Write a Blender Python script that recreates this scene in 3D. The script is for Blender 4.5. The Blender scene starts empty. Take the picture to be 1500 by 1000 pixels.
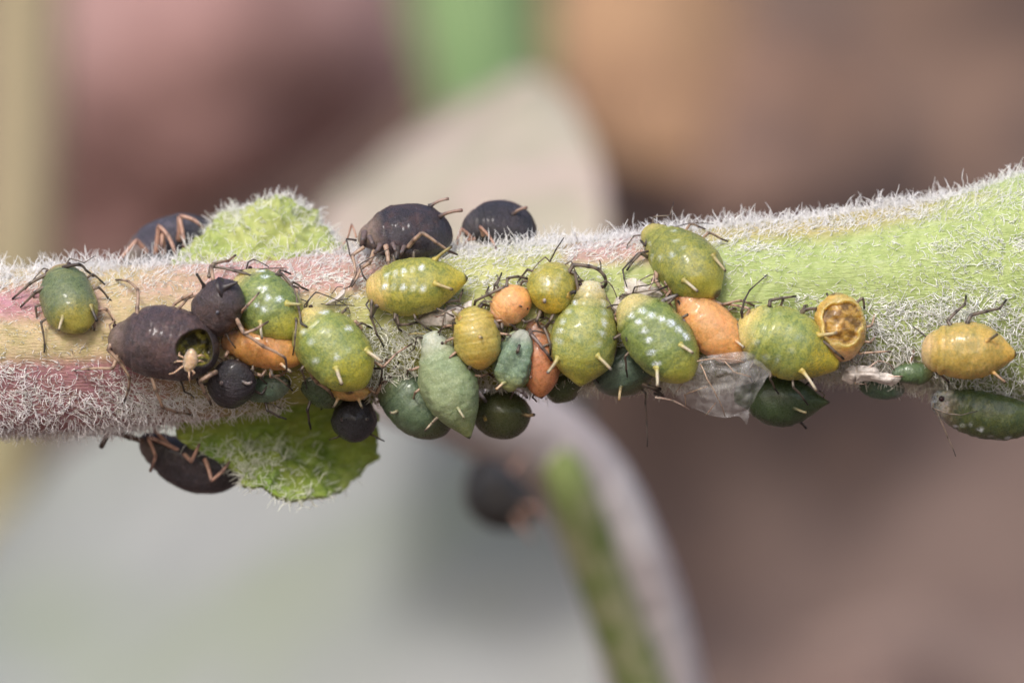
import bpy, math
import numpy as np
from mathutils import Vector

# ------------------------------------------------------------------ camera, light, exposure
scene = bpy.context.scene
C = scene.collection
D = 100.0                     # camera to stem axis; 100 photo pixels = 1 unit on the stem axis plane
cam_d = bpy.data.cameras.new('camera'); cam = bpy.data.objects.new('camera', cam_d); C.objects.link(cam)
cam.location = (0, -D, 0); cam.rotation_euler = (math.radians(90), 0, 0)
cam_d.sensor_width = 36; cam_d.lens = 36*D/15.0
cam_d.clip_start = 0.5; cam_d.clip_end = 2000
cam_d.dof.use_dof = True; cam_d.dof.focus_distance = D-1.1; cam_d.dof.aperture_fstop = 0.090
scene.camera = cam

SUN_DIR = Vector((-0.24, -0.74, 0.63)).normalized()      # towards the sun: above, behind the photographer, a little left
world = bpy.data.worlds.new('World'); scene.world = world; world.use_nodes = True
wn = world.node_tree.nodes; wl = world.node_tree.links
sky = wn.new('ShaderNodeTexSky'); sky.sky_type = 'NISHITA'; sky.sun_disc = False
sky.sun_elevation = math.asin(SUN_DIR.z); sky.sun_rotation = math.atan2(SUN_DIR.x, SUN_DIR.y)
sky.air_density = 1.0; sky.dust_density = 3.0; sky.ozone_density = 1.0
bg = wn['Background']; wl.new(sky.outputs[0], bg.inputs[0]); bg.inputs[1].default_value = 0.15
sl = bpy.data.lights.new('sun', 'SUN'); sl.energy = 1.5; sl.angle = math.radians(12); sl.color = (1.0, 0.97, 0.94)
sun = bpy.data.objects.new('sun', sl); C.objects.link(sun)
sun.rotation_euler = SUN_DIR.to_track_quat('Z', 'Y').to_euler(); sun.location = SUN_DIR*60
scene.view_settings.view_transform = 'Standard'; scene.view_settings.look = 'None'
scene.view_settings.gamma = 1; scene.view_settings.use_curve_mapping = False
scene.view_settings.exposure = 0.42
scene.cycles.use_denoising = True
scene.cycles.max_bounces = 16; scene.cycles.diffuse_bounces = 12; scene.cycles.transparent_max_bounces = 12

# ------------------------------------------------------------------ helpers
rng = np.random.default_rng(7)
def P(px, py, y=0.0):
    s = (D+y)/D
    return np.array([(px-750)/100*s, y, (500-py)/100*s])
def PX(v):                                       # world -> photo pixels
    v = np.asarray(v); s = D/(D+v[..., 1])
    return 750+v[..., 0]*100*s, 500-v[..., 2]*100*s
def lin(c):
    c = np.asarray(c, float)/255.0
    return np.where(c <= 0.04045, c/12.92, ((c+0.055)/1.055)**2.4)
def norm(v):
    v = np.asarray(v, float); return v/np.maximum(np.linalg.norm(v, axis=-1, keepdims=True), 1e-9)
def smooth(a, b, x):
    t = np.clip((x-a)/(b-a), 0, 1); return t*t*(3-2*t)
def _h(i, j, k, s):
    n = (i*374761393+j*668265263+k*2147483647+s*974711) & 0x7fffffff
    n = ((n ^ (n >> 13))*1274126177) & 0x7fffffff
    n = n ^ (n >> 16)
    return (n & 0xffff)/65535.0
def noise3(p, scale=1.0, seed=0, octaves=1):
    p = np.asarray(p, float)*scale; out = 0; amp = 1.0; tot = 0
    for o in range(octaves):
        q = p*(2**o)+o*17.3; i = np.floor(q).astype(np.int64); f = q-i; f = f*f*(3-2*f)
        r = 0
        for dx in (0, 1):
            for dy in (0, 1):
                for dz in (0, 1):
                    w = (f[..., 0] if dx else 1-f[..., 0])*(f[..., 1] if dy else 1-f[..., 1])*(f[..., 2] if dz else 1-f[..., 2])
                    r = r+w*_h(i[..., 0]+dx, i[..., 1]+dy, i[..., 2]+dz, seed+o*31)
        out = out+amp*r; tot += amp; amp *= 0.5
    return out/tot
def hermite(xs, ys, x):                          # monotone cubic
    xs = np.asarray(xs, float); ys = np.asarray(ys, float); x = np.asarray(x, float)
    d = np.diff(ys)/np.diff(xs); m = np.zeros_like(ys); m[1:-1] = np.where(d[1:]*d[:-1] > 0, 2*d[1:]*d[:-1]/(d[1:]+d[:-1]+1e-12), 0)
    m[0] = d[0]; m[-1] = d[-1]
    k = np.clip(np.searchsorted(xs, x)-1, 0, len(xs)-2); h = xs[k+1]-xs[k]; t = np.clip((x-xs[k])/h, 0, 1)
    return (2*t**3-3*t**2+1)*ys[k]+(t**3-2*t**2+t)*h*m[k]+(-2*t**3+3*t**2)*ys[k+1]+(t**3-t**2)*h*m[k+1]
def catmull(pts, n):                             # n samples through control points (rows)
    pts = np.asarray(pts, float); K = len(pts); t = np.linspace(0, K-1, n); i = np.clip(t.astype(int), 0, K-2); f = (t-i).reshape((-1,)+(1,)*(pts.ndim-1))
    p1 = pts[i]; p2 = pts[i+1]; p0 = np.where((i > 0).reshape(f.shape), pts[np.maximum(i-1, 0)], 2*p1-p2); p3 = np.where((i < K-2).reshape(f.shape), pts[np.minimum(i+2, K-1)], 2*p2-p1)
    return 0.5*(2*p1+(p2-p0)*f+(2*p0-5*p1+4*p2-p3)*f**2+(3*p1-p0-3*p2+p3)*f**3)

def mesh_obj(name, V, F, mat, parent=None, attrs=None, smooth_sh=True, origin=None):
    """V (n,3) world coordinates, F (m,4) or (m,3); one mesh object; children are stored relative to the parent's location."""
    V = np.asarray(V, np.float64); F = np.asarray(F, np.int32)
    o0 = np.zeros(3)
    if parent is not None: o0 = np.array(world_loc(parent))
    elif origin is not None: o0 = np.asarray(origin, float)
    me = bpy.data.meshes.new(name); k = F.shape[1]
    me.vertices.add(len(V)); me.vertices.foreach_set('co', (V-o0).astype(np.float32).ravel())
    me.loops.add(F.size); me.loops.foreach_set('vertex_index', F.ravel())
    me.polygons.add(len(F)); me.polygons.foreach_set('loop_start', np.arange(0, F.size, k, dtype=np.int32))
    if smooth_sh: me.polygons.foreach_set('use_smooth', np.ones(len(F), bool))
    for an, av in (attrs or {}).items():
        av = np.asarray(av, np.float32)
        if av.ndim == 2:
            a = me.attributes.new(an, 'FLOAT_COLOR', 'POINT'); a.data.foreach_set('color', np.concatenate([av[:, :3], np.ones((len(av), 1), np.float32)], 1).ravel())
        else:
            a = me.attributes.new(an, 'FLOAT', 'POINT'); a.data.foreach_set('value', av.ravel())
    me.update(calc_edges=True); me.validate()
    me.materials.append(mat)
    ob = bpy.data.objects.new(name, me); C.objects.link(ob)
    if parent is not None: ob.parent = parent
    elif origin is not None: ob.location = o0
    return ob
def world_loc(o):
    v = Vector((0, 0, 0))
    while o is not None: v = v+o.location; o = o.parent
    return v
def empty(name, loc, label, cat, group=None):
    o = bpy.data.objects.new(name, None); C.objects.link(o); o.location = [float(a) for a in loc]; o.empty_display_size = 0.1
    o['label'] = label; o['category'] = cat
    if group: o['group'] = group
    return o
def tag(o, label, cat, group=None):
    o['label'] = label; o['category'] = cat
    if group: o['group'] = group
    return o
def grid_faces(nr, nc, wrap=False):
    r = np.arange(nr-1)[:, None]; c = np.arange(nc if wrap else nc-1)[None, :]; c2 = (c+1) % nc
    return np.stack([r*nc+c, r*nc+c2, (r+1)*nc+c2, (r+1)*nc+c], -1).reshape(-1, 4)
def tube(pts, rad, sides=8, closed_ends=True):
    pts = np.asarray(pts, float); n = len(pts); rad = np.broadcast_to(np.asarray(rad, float), (n,)).copy()
    t = norm(np.gradient(pts, axis=0)); ref = np.array([0.31, -0.84, 0.45]); fr = []
    u = norm(np.cross(t[0], ref))
    for i in range(n):
        u = norm(u-t[i]*np.dot(u, t[i])); fr.append((u, np.cross(t[i], u)))
    if closed_ends:
        pts = np.concatenate([[pts[0]-t[0]*rad[0]*0.35], pts, [pts[-1]+t[-1]*rad[-1]*0.6]]); rad = np.concatenate([[rad[0]*0.02], rad, [rad[-1]*0.02]]); fr = [fr[0]]+fr+[fr[-1]]; n += 2
    a = np.linspace(0, 2*math.pi, sides, endpoint=False); V = []
    for i in range(n): V.append(pts[i]+rad[i]*(np.cos(a)[:, None]*fr[i][0]+np.sin(a)[:, None]*fr[i][1]))
    return np.concatenate(V), grid_faces(n, sides, True)
def join(parts):
    V = []; F = []; k = 0
    for v, f in parts: V.append(v); F.append(f+k); k += len(v)
    return np.concatenate(V), np.concatenate(F)
def patch(ctrl, nr=40, nc=40):
    """bicubic sheet through a grid of (px, py, depth) control points"""
    g = np.array([[P(*c) for c in row] for row in ctrl])
    g = catmull(g, nr); g = np.swapaxes(catmull(np.swapaxes(g, 0, 1), nc), 0, 1)
    return g
def grid_normals(g):
    return norm(np.cross(np.gradient(g, axis=1), np.gradient(g, axis=0)))

# ---- hair: every hair a tapered three-sided curl
def hairs(P0, D0, axis, curl, length, rad, nseg=5, jit=0.0):
    n = len(P0); d = norm(D0); axis = norm(axis); pts = [P0]; ds = [d]; p = P0.copy()
    for s in range(nseg):
        a = (curl/nseg)[:, None]
        d = d*np.cos(a)+np.cross(axis, d)*np.sin(a)+axis*(np.sum(axis*d, 1, keepdims=True))*(1-np.cos(a))
        if jit: d = norm(d+rng.normal(0, jit, d.shape))
        p = p+d*(length/nseg)[:, None]; pts.append(p); ds.append(d)
    ref = norm(rng.normal(size=(n, 3))); V = []
    prof = [1.0, 1.0, 0.95, 0.85, 0.7, 0.35] if nseg == 5 else list(np.linspace(1, 0.35, nseg+1))
    for k in range(nseg+1):
        u = norm(np.cross(ds[k], ref)); v = np.cross(ds[k], u); r = (rad*prof[k])[:, None]
        for a in (0, 2.0944, 4.18879): V.append(pts[k]+r*(u*math.cos(a)+v*math.sin(a)))
    V = np.stack(V, 1)                            # n, 3*(nseg+1), 3
    m = 3*(nseg+1); f = grid_faces(nseg+1, 3, True)
    F = (np.arange(n)[:, None, None]*m+f[None]).reshape(-1, 4)
    return V.reshape(-1, 3), F

# ------------------------------------------------------------------ materials
def new_mat(name):
    m = bpy.data.materials.new(name); m.use_nodes = True; nt = m.node_tree
    return m, nt.nodes, nt.links, nt.nodes['Principled BSDF']
def nd(n, t, **kw):
    x = n.new(t)
    for k, v in kw.items(): setattr(x, k, v)
    return x
def mixc(n, l, fac, a, b, mode='MIX'):
    m = n.new('ShaderNodeMix'); m.data_type = 'RGBA'; m.blend_type = mode
    for s, v in ((0, fac), (6, a), (7, b)):
        if hasattr(v, 'links'): l.new(v, m.inputs[s])
        elif s == 0: m.inputs[0].default_value = v
        else: m.inputs[s].default_value = (*v[:3], 1)
    return m.outputs[2]
def rmp(n, l, src, a, b, c=0.0, d=1.0, sm=True):
    m = n.new('ShaderNodeMapRange'); m.interpolation_type = 'SMOOTHSTEP' if sm else 'LINEAR'
    l.new(src, m.inputs[0]); m.inputs[1].default_value = a; m.inputs[2].default_value = b; m.inputs[3].default_value = c; m.inputs[4].default_value = d
    return m.outputs[0]
def nz(n, l, vec, scale, detail=3, rough=0.55, dist=0.0, w=None):
    t = n.new('ShaderNodeTexNoise'); t.noise_dimensions = '4D' if w is not None else '3D'; l.new(vec, t.inputs['Vector'])
    t.inputs['Scale'].default_value = scale; t.inputs['Detail'].default_value = detail; t.inputs['Roughness'].default_value = rough; t.inputs['Distortion'].default_value = dist
    if w is not None: l.new(w, t.inputs['W'])
    return t.outputs[0]
def bump(n, l, bs, h, strength, dist=0.02):
    b = n.new('ShaderNodeBump'); b.inputs['Strength'].default_value = strength; b.inputs['Distance'].default_value = dist
    l.new(h, b.inputs['Height']); l.new(b.outputs[0], bs.inputs['Normal']); return b
def mult(n, l, a, b):
    m = n.new('ShaderNodeMath'); m.operation = 'MULTIPLY'
    for i, v in enumerate((a, b)):
        if hasattr(v, 'links'): l.new(v, m.inputs[i])
        else: m.inputs[i].default_value = v
    return m.outputs[0]

def skin_material(name, rough, sss, mot_scale, mot_lo, mot_hi, dust=0.0, dustc=(0.3, 0.3, 0.36), bumps=0.25, coat=0.0, fine=0.35):
    m, n, l, bs = new_mat(name)
    tc = n.new('ShaderNodeTexCoord').outputs['Object']; oi = n.new('ShaderNodeObjectInfo').outputs['Random']; w = mult(n, l, oi, 37.0)
    col = nd(n, 'ShaderNodeAttribute', attribute_name='Col').outputs[0]; mot = nd(n, 'ShaderNodeAttribute', attribute_name='Mot').outputs[0]
    wax = nd(n, 'ShaderNodeAttribute', attribute_name='Wax').outputs['Fac']
    mm = n.new('ShaderNodeMath'); mm.operation = 'MULTIPLY_ADD'; mm.inputs[1].default_value = 0.55; l.new(nz(n, l, tc, mot_scale*3.2, 3, 0.6, 0.5, w), mm.inputs[0])
    l.new(mult(n, l, nz(n, l, tc, mot_scale, 4, 0.6, 0.5, w), 0.45), mm.inputs[2]); f = rmp(n, l, mm.outputs[0], mot_lo, mot_hi)
    c = mixc(n, l, f, col, mot)
    f2 = rmp(n, l, nz(n, l, tc, mot_scale*4.5, 3, 0.6, 0.2, w), 0.40, 0.68, 0.0, fine)
    c = mixc(n, l, f2, c, mixc(n, l, 1.0, c, (0.45, 0.52, 0.40), 'MULTIPLY'))
    f3 = rmp(n, l, nz(n, l, tc, mot_scale*0.42, 3, 0.55, 0.3, w), 0.42, 0.62, 0.0, 0.5)
    c = mixc(n, l, f3, c, mixc(n, l, 1.0, c, (0.62, 0.74, 0.66), 'MULTIPLY'))
    if dust:
        fd = rmp(n, l, nz(n, l, tc, 44, 4, 0.75, 0.0, w), 0.5, 0.70, 0.0, dust)
        c = mixc(n, l, fd, c, dustc)
    wf = mult(n, l, wax, rmp(n, l, nz(n, l, tc, 42, 3, 0.7, 0.0, w), 0.39, 0.54))
    c = mixc(n, l, wf, c, (0.74, 0.80, 0.84))
    l.new(c, bs.inputs['Base Color'])
    rr = mixc(n, l, wf, mixc(n, l, rmp(n, l, nz(n, l, tc, 48, 3, 0.7, 0.0, w), 0.4, 0.62), (rough-0.14,)*3, (rough+0.16,)*3), (0.75,)*3); l.new(rr, bs.inputs['Roughness'])
    sp_ = rmp(n, l, nz(n, l, tc, 70, 2, 0.6, 0.0, w), 0.70, 0.78, 0.0, 0.3)
    c = mixc(n, l, sp_, c, (0.62, 0.62, 0.58)) if not dust else c; l.new(c, bs.inputs['Base Color'])
    bs.inputs['Specular IOR Level'].default_value = 0.45
    if sss:
        bs.inputs['Subsurface Weight'].default_value = sss; bs.inputs['Subsurface Radius'].default_value = (1.0, 0.85, 0.35); bs.inputs['Subsurface Scale'].default_value = 0.28
    bs.inputs['Coat Weight'].default_value = coat; bs.inputs['Coat Roughness'].default_value = 0.15; bs.inputs['Coat IOR'].default_value = 1.45
    ad = n.new('ShaderNodeMath'); ad.operation = 'MULTIPLY_ADD'; ad.inputs[1].default_value = 0.55; l.new(nz(n, l, tc, 85, 2, 0.6, 0.0, w), ad.inputs[0]); l.new(nz(n, l, tc, 24, 4, 0.7, 0.3, w), ad.inputs[2])
    bump(n, l, bs, ad.outputs[0], bumps, 0.035)
    return m
M = {}
M['green'] = skin_material('aphid_skin_green', 0.38, 0.85, 9.0, 0.43, 0.60, coat=0.45, bumps=0.42, fine=0.6)
M['amber'] = skin_material('aphid_skin_amber', 0.38, 0.9, 5.0, 0.42, 0.62, coat=0.45, fine=0.5, bumps=0.42)
M['chalk'] = skin_material('aphid_skin_chalky', 0.52, 0.2, 7.0, 0.40, 0.62, dust=0.55, dustc=(0.50, 0.56, 0.46), bumps=0.4)
M['dark'] = skin_material('aphid_skin_dark_green', 0.38, 0.25, 8.0, 0.42, 0.64, dust=0.22, dustc=(0.24, 0.30, 0.26), bumps=0.40, coat=0.4)
M['black'] = skin_material('aphid_skin_black', 0.40, 0.0, 2.6, 0.44, 0.60, dust=0.42, dustc=(0.17, 0.16, 0.22), bumps=1.0, fine=0.5, coat=0.3)
def limb_material():
    m, n, l, bs = new_mat('insect_limb'); tc = n.new('ShaderNodeTexCoord').outputs['Object']
    col = nd(n, 'ShaderNodeAttribute', attribute_name='Col').outputs[0]
    f = rmp(n, l, nz(n, l, tc, 22, 3), 0.4, 0.65, 0, 0.5)
    l.new(mixc(n, l, f, col, mixc(n, l, 1.0, col, (0.55, 0.5, 0.45), 'MULTIPLY')), bs.inputs['Base Color'])
    bs.inputs['Roughness'].default_value = 0.42; bs.inputs['Subsurface Weight'].default_value = 0.15; bs.inputs['Subsurface Scale'].default_value = 0.04
    bump(n, l, bs, nz(n, l, tc, 60, 2), 0.3, 0.01); return m
M['limb'] = limb_material()
def flat_material(name, col, rough=0.4, spec=0.5):
    m, n, l, bs = new_mat(name); tc = n.new('ShaderNodeTexCoord').outputs['Object']
    f = rmp(n, l, nz(n, l, tc, 30, 2), 0.35, 0.7)
    l.new(mixc(n, l, f, col, tuple(np.array(col)*0.6)), bs.inputs['Base Color']); bs.inputs['Roughness'].default_value = rough; bs.inputs['Specular IOR Level'].default_value = spec
    return m
M['eye'] = flat_material('insect_eye', (0.03, 0.008, 0.008), 0.18)
def hair_material():
    m, n, l, bs = new_mat('plant_wool')
    col = nd(n, 'ShaderNodeAttribute', attribute_name='Col').outputs[0]; l.new(col, bs.inputs['Base Color']); bs.inputs['Roughness'].default_value = 0.45
    bs.inputs['Specular IOR Level'].default_value = 0.4
    tr = n.new('ShaderNodeBsdfTranslucent'); l.new(col, tr.inputs[0]); mx = n.new('ShaderNodeMixShader'); mx.inputs[0].default_value = 0.12
    l.new(bs.outputs[0], mx.inputs[1]); l.new(tr.outputs[0], mx.inputs[2]); l.new(mx.outputs[0], n['Material Output'].inputs[0]); return m
M['hair'] = hair_material()
def plant_material(name, sss=0.25, b=0.5, sc=7.0):
    m, n, l, bs = new_mat(name); tc = n.new('ShaderNodeTexCoord').outputs['Object']
    col = nd(n, 'ShaderNodeAttribute', attribute_name='Col').outputs[0]
    f = rmp(n, l, nz(n, l, tc, sc, 5, 0.65), 0.36, 0.66, 0, 0.75)
    c = mixc(n, l, f, col, mixc(n, l, 1.0, col, (0.68, 0.74, 0.55), 'MULTIPLY'))
    mp = n.new('ShaderNodeMapping'); mp.inputs['Scale'].default_value = (3, 14, 22); l.new(tc, mp.inputs[0])
    f = rmp(n, l, nz(n, l, mp.outputs[0], 1.2, 4, 0.6), 0.52, 0.72, 0, 0.45)
    c = mixc(n, l, f, c, mixc(n, l, 0.6, c, (0.75, 0.78, 0.6)))
    l.new(c, bs.inputs['Base Color']); bs.inputs['Roughness'].default_value = 0.6
    bs.inputs['Subsurface Weight'].default_value = sss; bs.inputs['Subsurface Radius'].default_value = (0.8, 1.0, 0.3); bs.inputs['Subsurface Scale'].default_value = 0.15
    bump(n, l, bs, nz(n, l, mp.outputs[0], 2.0, 5, 0.65), b, 0.05); return m
M['stem'] = plant_material('hairy_stem_skin', 0.2, 0.9); M['leaf'] = plant_material('young_leaf_skin', 0.3, 0.4)
def film_material(name, col, alpha, rough=0.28):
    m, n, l, bs = new_mat(name); tc = n.new('ShaderNodeTexCoord').outputs['Object']
    l.new(mixc(n, l, rmp(n, l, nz(n, l, tc, 7, 4, 0.6), 0.4, 0.65), col, tuple(np.array(col)*0.72)), bs.inputs['Base Color'])
    bs.inputs['Roughness'].default_value = rough; bs.inputs['Specular IOR Level'].default_value = 0.9
    a = rmp(n, l, nz(n, l, tc, 5, 4, 0.6), 0.35, 0.7, alpha*0.45, min(1, alpha*1.6)); l.new(a, bs.inputs['Alpha'])
    bump(n, l, bs, nz(n, l, tc, 16, 4, 0.6), 0.5, 0.03); return m
M['film'] = film_material('shed_skin_film', (0.98, 0.97, 0.97), 0.10, 0.07)
M['husk'] = film_material('shed_skin_papery', (0.80, 0.72, 0.66), 0.85, 0.5)

# ------------------------------------------------------------------ background: soil bank and blurred plants
def soft_material(name, c1, c2, scale, lo=0.38, hi=0.62, rough=0.9, c3=None, s3=2.0, trans=0.0):
    m, n, l, bs = new_mat(name); tc = n.new('ShaderNodeTexCoord').outputs['Object']
    c = mixc(n, l, rmp(n, l, nz(n, l, tc, scale, 3, 0.5), lo, hi), c1, c2)
    if c3 is not None: c = mixc(n, l, rmp(n, l, nz(n, l, tc, scale*s3, 2, 0.5), 0.52, 0.68), c, c3)
    l.new(c, bs.inputs['Base Color']); bs.inputs['Roughness'].default_value = rough; bs.inputs['Specular IOR Level'].default_value = 0.2
    bump(n, l, bs, nz(n, l, tc, scale*6, 4), 0.4, 0.3)
    return m
M['soil'] = soft_material('soil', lin((112, 95, 88)), lin((84, 70, 66)), 0.11, 0.38, 0.62, c3=lin((114, 93, 82)), s3=1.7)
s = np.linspace(0, 1, 150); prof = catmull(np.array([[-160, -30], [-60, -27], [20, -25], [66, -22], [88, -6], [100, 16], [112, 44], [130, 90]], float), 150)
xs = np.linspace(-150, 150, 170); g = np.zeros((150, 170, 3)); g[..., 0] = xs[None]; g[..., 1] = prof[:, 0][:, None]; g[..., 2] = prof[:, 1][:, None]
bmp = noise3(g, 0.16, 3, 3)-0.5; g[..., 1] -= bmp*5.0; g[..., 2] += bmp*4.0
soil = mesh_obj('soil', g.reshape(-1, 3), grid_faces(150, 170), M['soil']); soil['kind'] = 'structure'

def sheet(name, ctrl, mat, thick, label, cat, nr=40, nc=40, amp=0.0, nscale=0.3, attrs=None, group=None, parent=None, rag=0.0):
    g = patch(ctrl, nr, nc); N = grid_normals(g)
    if rag: g = g+np.stack([noise3(g, 4.5, k_, 3)-0.5 for k_ in (71, 72, 73)], -1)*2*rag
    if amp: g = g+N*((noise3(g, nscale, 5, 3)-0.5)*2*amp)[..., None]
    a, b = g+N*thick/2, g-N*thick/2
    V = np.concatenate([a.reshape(-1, 3), b.reshape(-1, 3)]); k = nr*nc; f = grid_faces(nr, nc); ed = []
    for i in range(nr-1): ed += [[i*nc, (i+1)*nc, k+(i+1)*nc, k+i*nc], [k+i*nc+nc-1, k+(i+1)*nc+nc-1, (i+1)*nc+nc-1, i*nc+nc-1]]
    for j in range(nc-1): ed += [[j+1, j, k+j, k+j+1], [(nr-1)*nc+j, (nr-1)*nc+j+1, k+(nr-1)*nc+j+1, k+(nr-1)*nc+j]]
    F = np.concatenate([f, f[:, ::-1]+k, np.array(ed)])
    at = None
    if attrs is not None:
        px, py = PX(V); at = {'Col': attrs(px, py, V)}
    o = mesh_obj(name, V, F, mat, parent, at, origin=None if parent is not None else V.mean(0))
    if label: tag(o, label, cat, group)
    return o, g, N

M['dry1'] = soft_material('dry_leaf_mauve', lin((168, 136, 132)), lin((146, 114, 110)), 0.10)
sheet('dry_leaf', [[(60, -160, 84), (330, -190, 80), (640, -160, 86)], [(70, 60, 82), (330, 40, 77), (640, 60, 84)], [(80, 200, 82), (330, 190, 78), (560, 160, 84)], [(90, 400, 86), (240, 370, 82), (440, 260, 88)]],
      M['dry1'], 0.4, 'blurred mauve brown dry leaf behind the top left of the stem', 'leaf', amp=0.8)
M['dry2'] = soft_material('dry_leaf_tan', lin((172, 138, 106)), lin((150, 118, 92)), 0.12)
sheet('dry_leaf', [[(820, -40, 92), (950, -70, 91), (1080, -20, 93)], [(815, 90, 87), (950, 80, 85), (1090, 110, 88)], [(840, 215, 83), (980, 245, 81), (1110, 215, 84)]],
      M['dry2'], 0.4, 'blurred tan dry leaf above the middle of the stem', 'leaf', amp=0.6)
M['dry3'] = soft_material('dry_leaf_rust', lin((134, 106, 90)), lin((114, 92, 82)), 0.12)
sheet('dry_leaf', [[(1020, 60, 90), (1140, 50, 89), (1270, 90, 91)], [(1000, 180, 85), (1130, 180, 83), (1270, 200, 86)], [(980, 290, 81), (1100, 310, 79), (1240, 290, 82)]],
      M['dry3'], 0.4, 'blurred rust brown dry leaf right of the tan one', 'leaf', amp=0.6)
M['dry4'] = soft_material('dry_leaf_pink', lin((136, 116, 106)), lin((118, 98, 90)), 0.12)
sheet('dry_leaf', [[(1150, 950, 72), (1280, 910, 68), (1420, 900, 72), (1560, 880, 76)], [(1120, 1020, 68), (1280, 1000, 64), (1420, 990, 68), (1580, 960, 72)], [(1100, 1120, 66), (1280, 1120, 62), (1420, 1120, 66), (1600, 1100, 70)]],
      M['dry4'], 0.4, 'blurred pinkish dry leaf in the bottom right corner', 'leaf', amp=0.6)
# olive stalk on the left, green blade at the top
M['stalk'] = soft_material('stalk_olive', lin((150, 138, 112)), lin((134, 130, 94)), 0.10)
V, F = tube(catmull([P(34, -160, 60), P(30, 150, 59), P(18, 420, 58), P(0, 700, 57), P(-60, 1160, 56)], 50), np.linspace(1.0, 0.8, 50), 20)
tag(mesh_obj('plant_stalk', V, F, M['stalk'], origin=P(-60, 1160, 56)), 'blurred olive plant stalk along the left edge', 'stalk')
M['blade'] = soft_material('grass_blade', lin((124, 148, 102)), lin((112, 136, 92)), 0.15)
sheet('grass_blade', [[(590, -170, 78), (690, -180, 75), (800, -170, 78)], [(605, 0, 76), (700, -5, 73), (795, 0, 76)], [(640, 150, 72), (715, 150, 70), (790, 150, 72)], [(680, 260, 68), (722, 260, 67), (765, 260, 68)]],
      M['blade'], 0.4, 'blurred bright green grass blade at the top', 'grass blade')
# pale woolly leaves behind the stem
M['wool1'] = soft_material('woolly_leaf_pale', lin((174, 165, 150)), lin((158, 152, 134)), 0.3, c3=lin((188, 168, 160)), s3=1.4)
sheet('woolly_leaf', [[(430, 560, 30), (560, 560, 28), (700, 560, 27), (880, 560, 27)], [(460, 380, 33), (570, 380, 31), (700, 370, 29), (890, 370, 29)], [(510, 300, 36), (600, 270, 34), (730, 240, 32), (880, 260, 31)], [(620, 215, 39), (690, 170, 37), (770, 120, 35), (830, 160, 34)]],
      M['wool1'], 0.6, 'blurred pale beige woolly leaf standing up behind the stem', 'leaf', amp=0.25, nscale=0.6)
M['wool2'] = soft_material('woolly_leaf_grey', lin((148, 149, 147)), lin((140, 143, 138)), 0.12, c3=lin((138, 143, 130)), s3=1.3)
sheet('woolly_leaf', [[(-20, 800, 51), (120, 660, 48), (350, 540, 45), (600, 500, 42), (820, 520, 39)],
                      [(-40, 900, 47), (120, 800, 45), (350, 740, 42), (600, 690, 39), (850, 640, 37)],
                      [(-80, 1000, 41), (120, 950, 41), (350, 900, 39), (640, 850, 36), (880, 800, 34)],
                      [(-120, 1200, 36), (120, 1160, 37), (350, 1120, 36), (680, 1120, 33), (900, 1120, 31)]],
      M['wool2'], 0.5, 'large blurred grey woolly leaf below the stem', 'leaf', amp=0.3, nscale=0.35)
M['wool3'] = soft_material('woolly_shoot', lin((204, 196, 194)), lin((188, 176, 174)), 0.4)
V, F = tube(catmull([P(560, 540, 13), P(710, 600, 14.5), P(835, 690, 16), P(905, 820, 17), P(948, 960, 18), P(985, 1150, 19)], 50), np.linspace(0.80, 0.88, 50), 24)
shoot = empty('side_shoot', P(560, 540, 21), 'blurred whitish side shoot with a green stripe running down below the stem', 'plant shoot')
mesh_obj('woolly_stem', V, F, M['wool3'], shoot)
M['stripe'] = soft_material('shoot_green', lin((116, 128, 78)), lin((150, 150, 116)), 1.3, 0.45, 0.6)
V, F = tube(catmull([P(800, 640, 15.2), P(832, 705, 14.8), P(868, 810, 15.6), P(912, 930, 16.5), P(975, 1100, 17.6)], 40), np.interp(np.linspace(0, 1, 40), [0, 0.2, 0.4, 1], [0.12, 0.36, 0.42, 0.46]), 16)
mesh_obj('green_rib', V, F, M['stripe'], shoot)

# ------------------------------------------------------------------ the hairy stem
TX = [-200, 0, 150, 300, 500, 700, 850, 950, 1100, 1200, 1300, 1400, 1500, 1700]
TOPV = [402, 398, 390, 384, 370, 364, 352, 341, 327, 316, 302, 283, 254, 200]
BOTV = [640, 634, 628, 612, 584, 570, 566, 562, 556, 548, 558, 574, 586, 605]
def stem_par(px):
    t = hermite(TX, TOPV, px); b = hermite(TX, BOTV, px); zc = (500-(t+b)/2)/100; rz = (b-t)/200
    return zc, rz, np.minimum(rz*1.0, 1.05+0.25*(rz-1.05))
def stem_y(px, py):
    zc, rz, ry = stem_par(px); q = np.clip(((500-py)/100-zc)/rz, -1, 1); return -ry*np.sqrt(np.maximum(1-q*q, 0))
plant = empty('woolly_plant', P(-150, 515, 0), 'woolly pink and green plant stem crossing the picture, covered with aphids', 'plant')
NX, NA = 420, 130
pxs = np.linspace(-190, 1690, NX); ang = np.linspace(0, 2*math.pi, NA, endpoint=False)
zc, rz, ry = stem_par(pxs)
V = np.zeros((NX, NA, 3)); V[..., 0] = ((pxs-750)/100)[:, None]; V[..., 1] = ry[:, None]*np.cos(ang)[None]; V[..., 2] = zc[:, None]+rz[:, None]*np.sin(ang)[None]
Nn = np.zeros_like(V); Nn[..., 1] = np.cos(ang)[None]; Nn[..., 2] = np.sin(ang)[None]
V += Nn*(((noise3(V*np.array([0.5, 1.6, 1.6]), 1.3, 2, 3)-0.5)*0.14)+(noise3(V, 6, 4, 2)-0.5)*0.03)[..., None]
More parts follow.
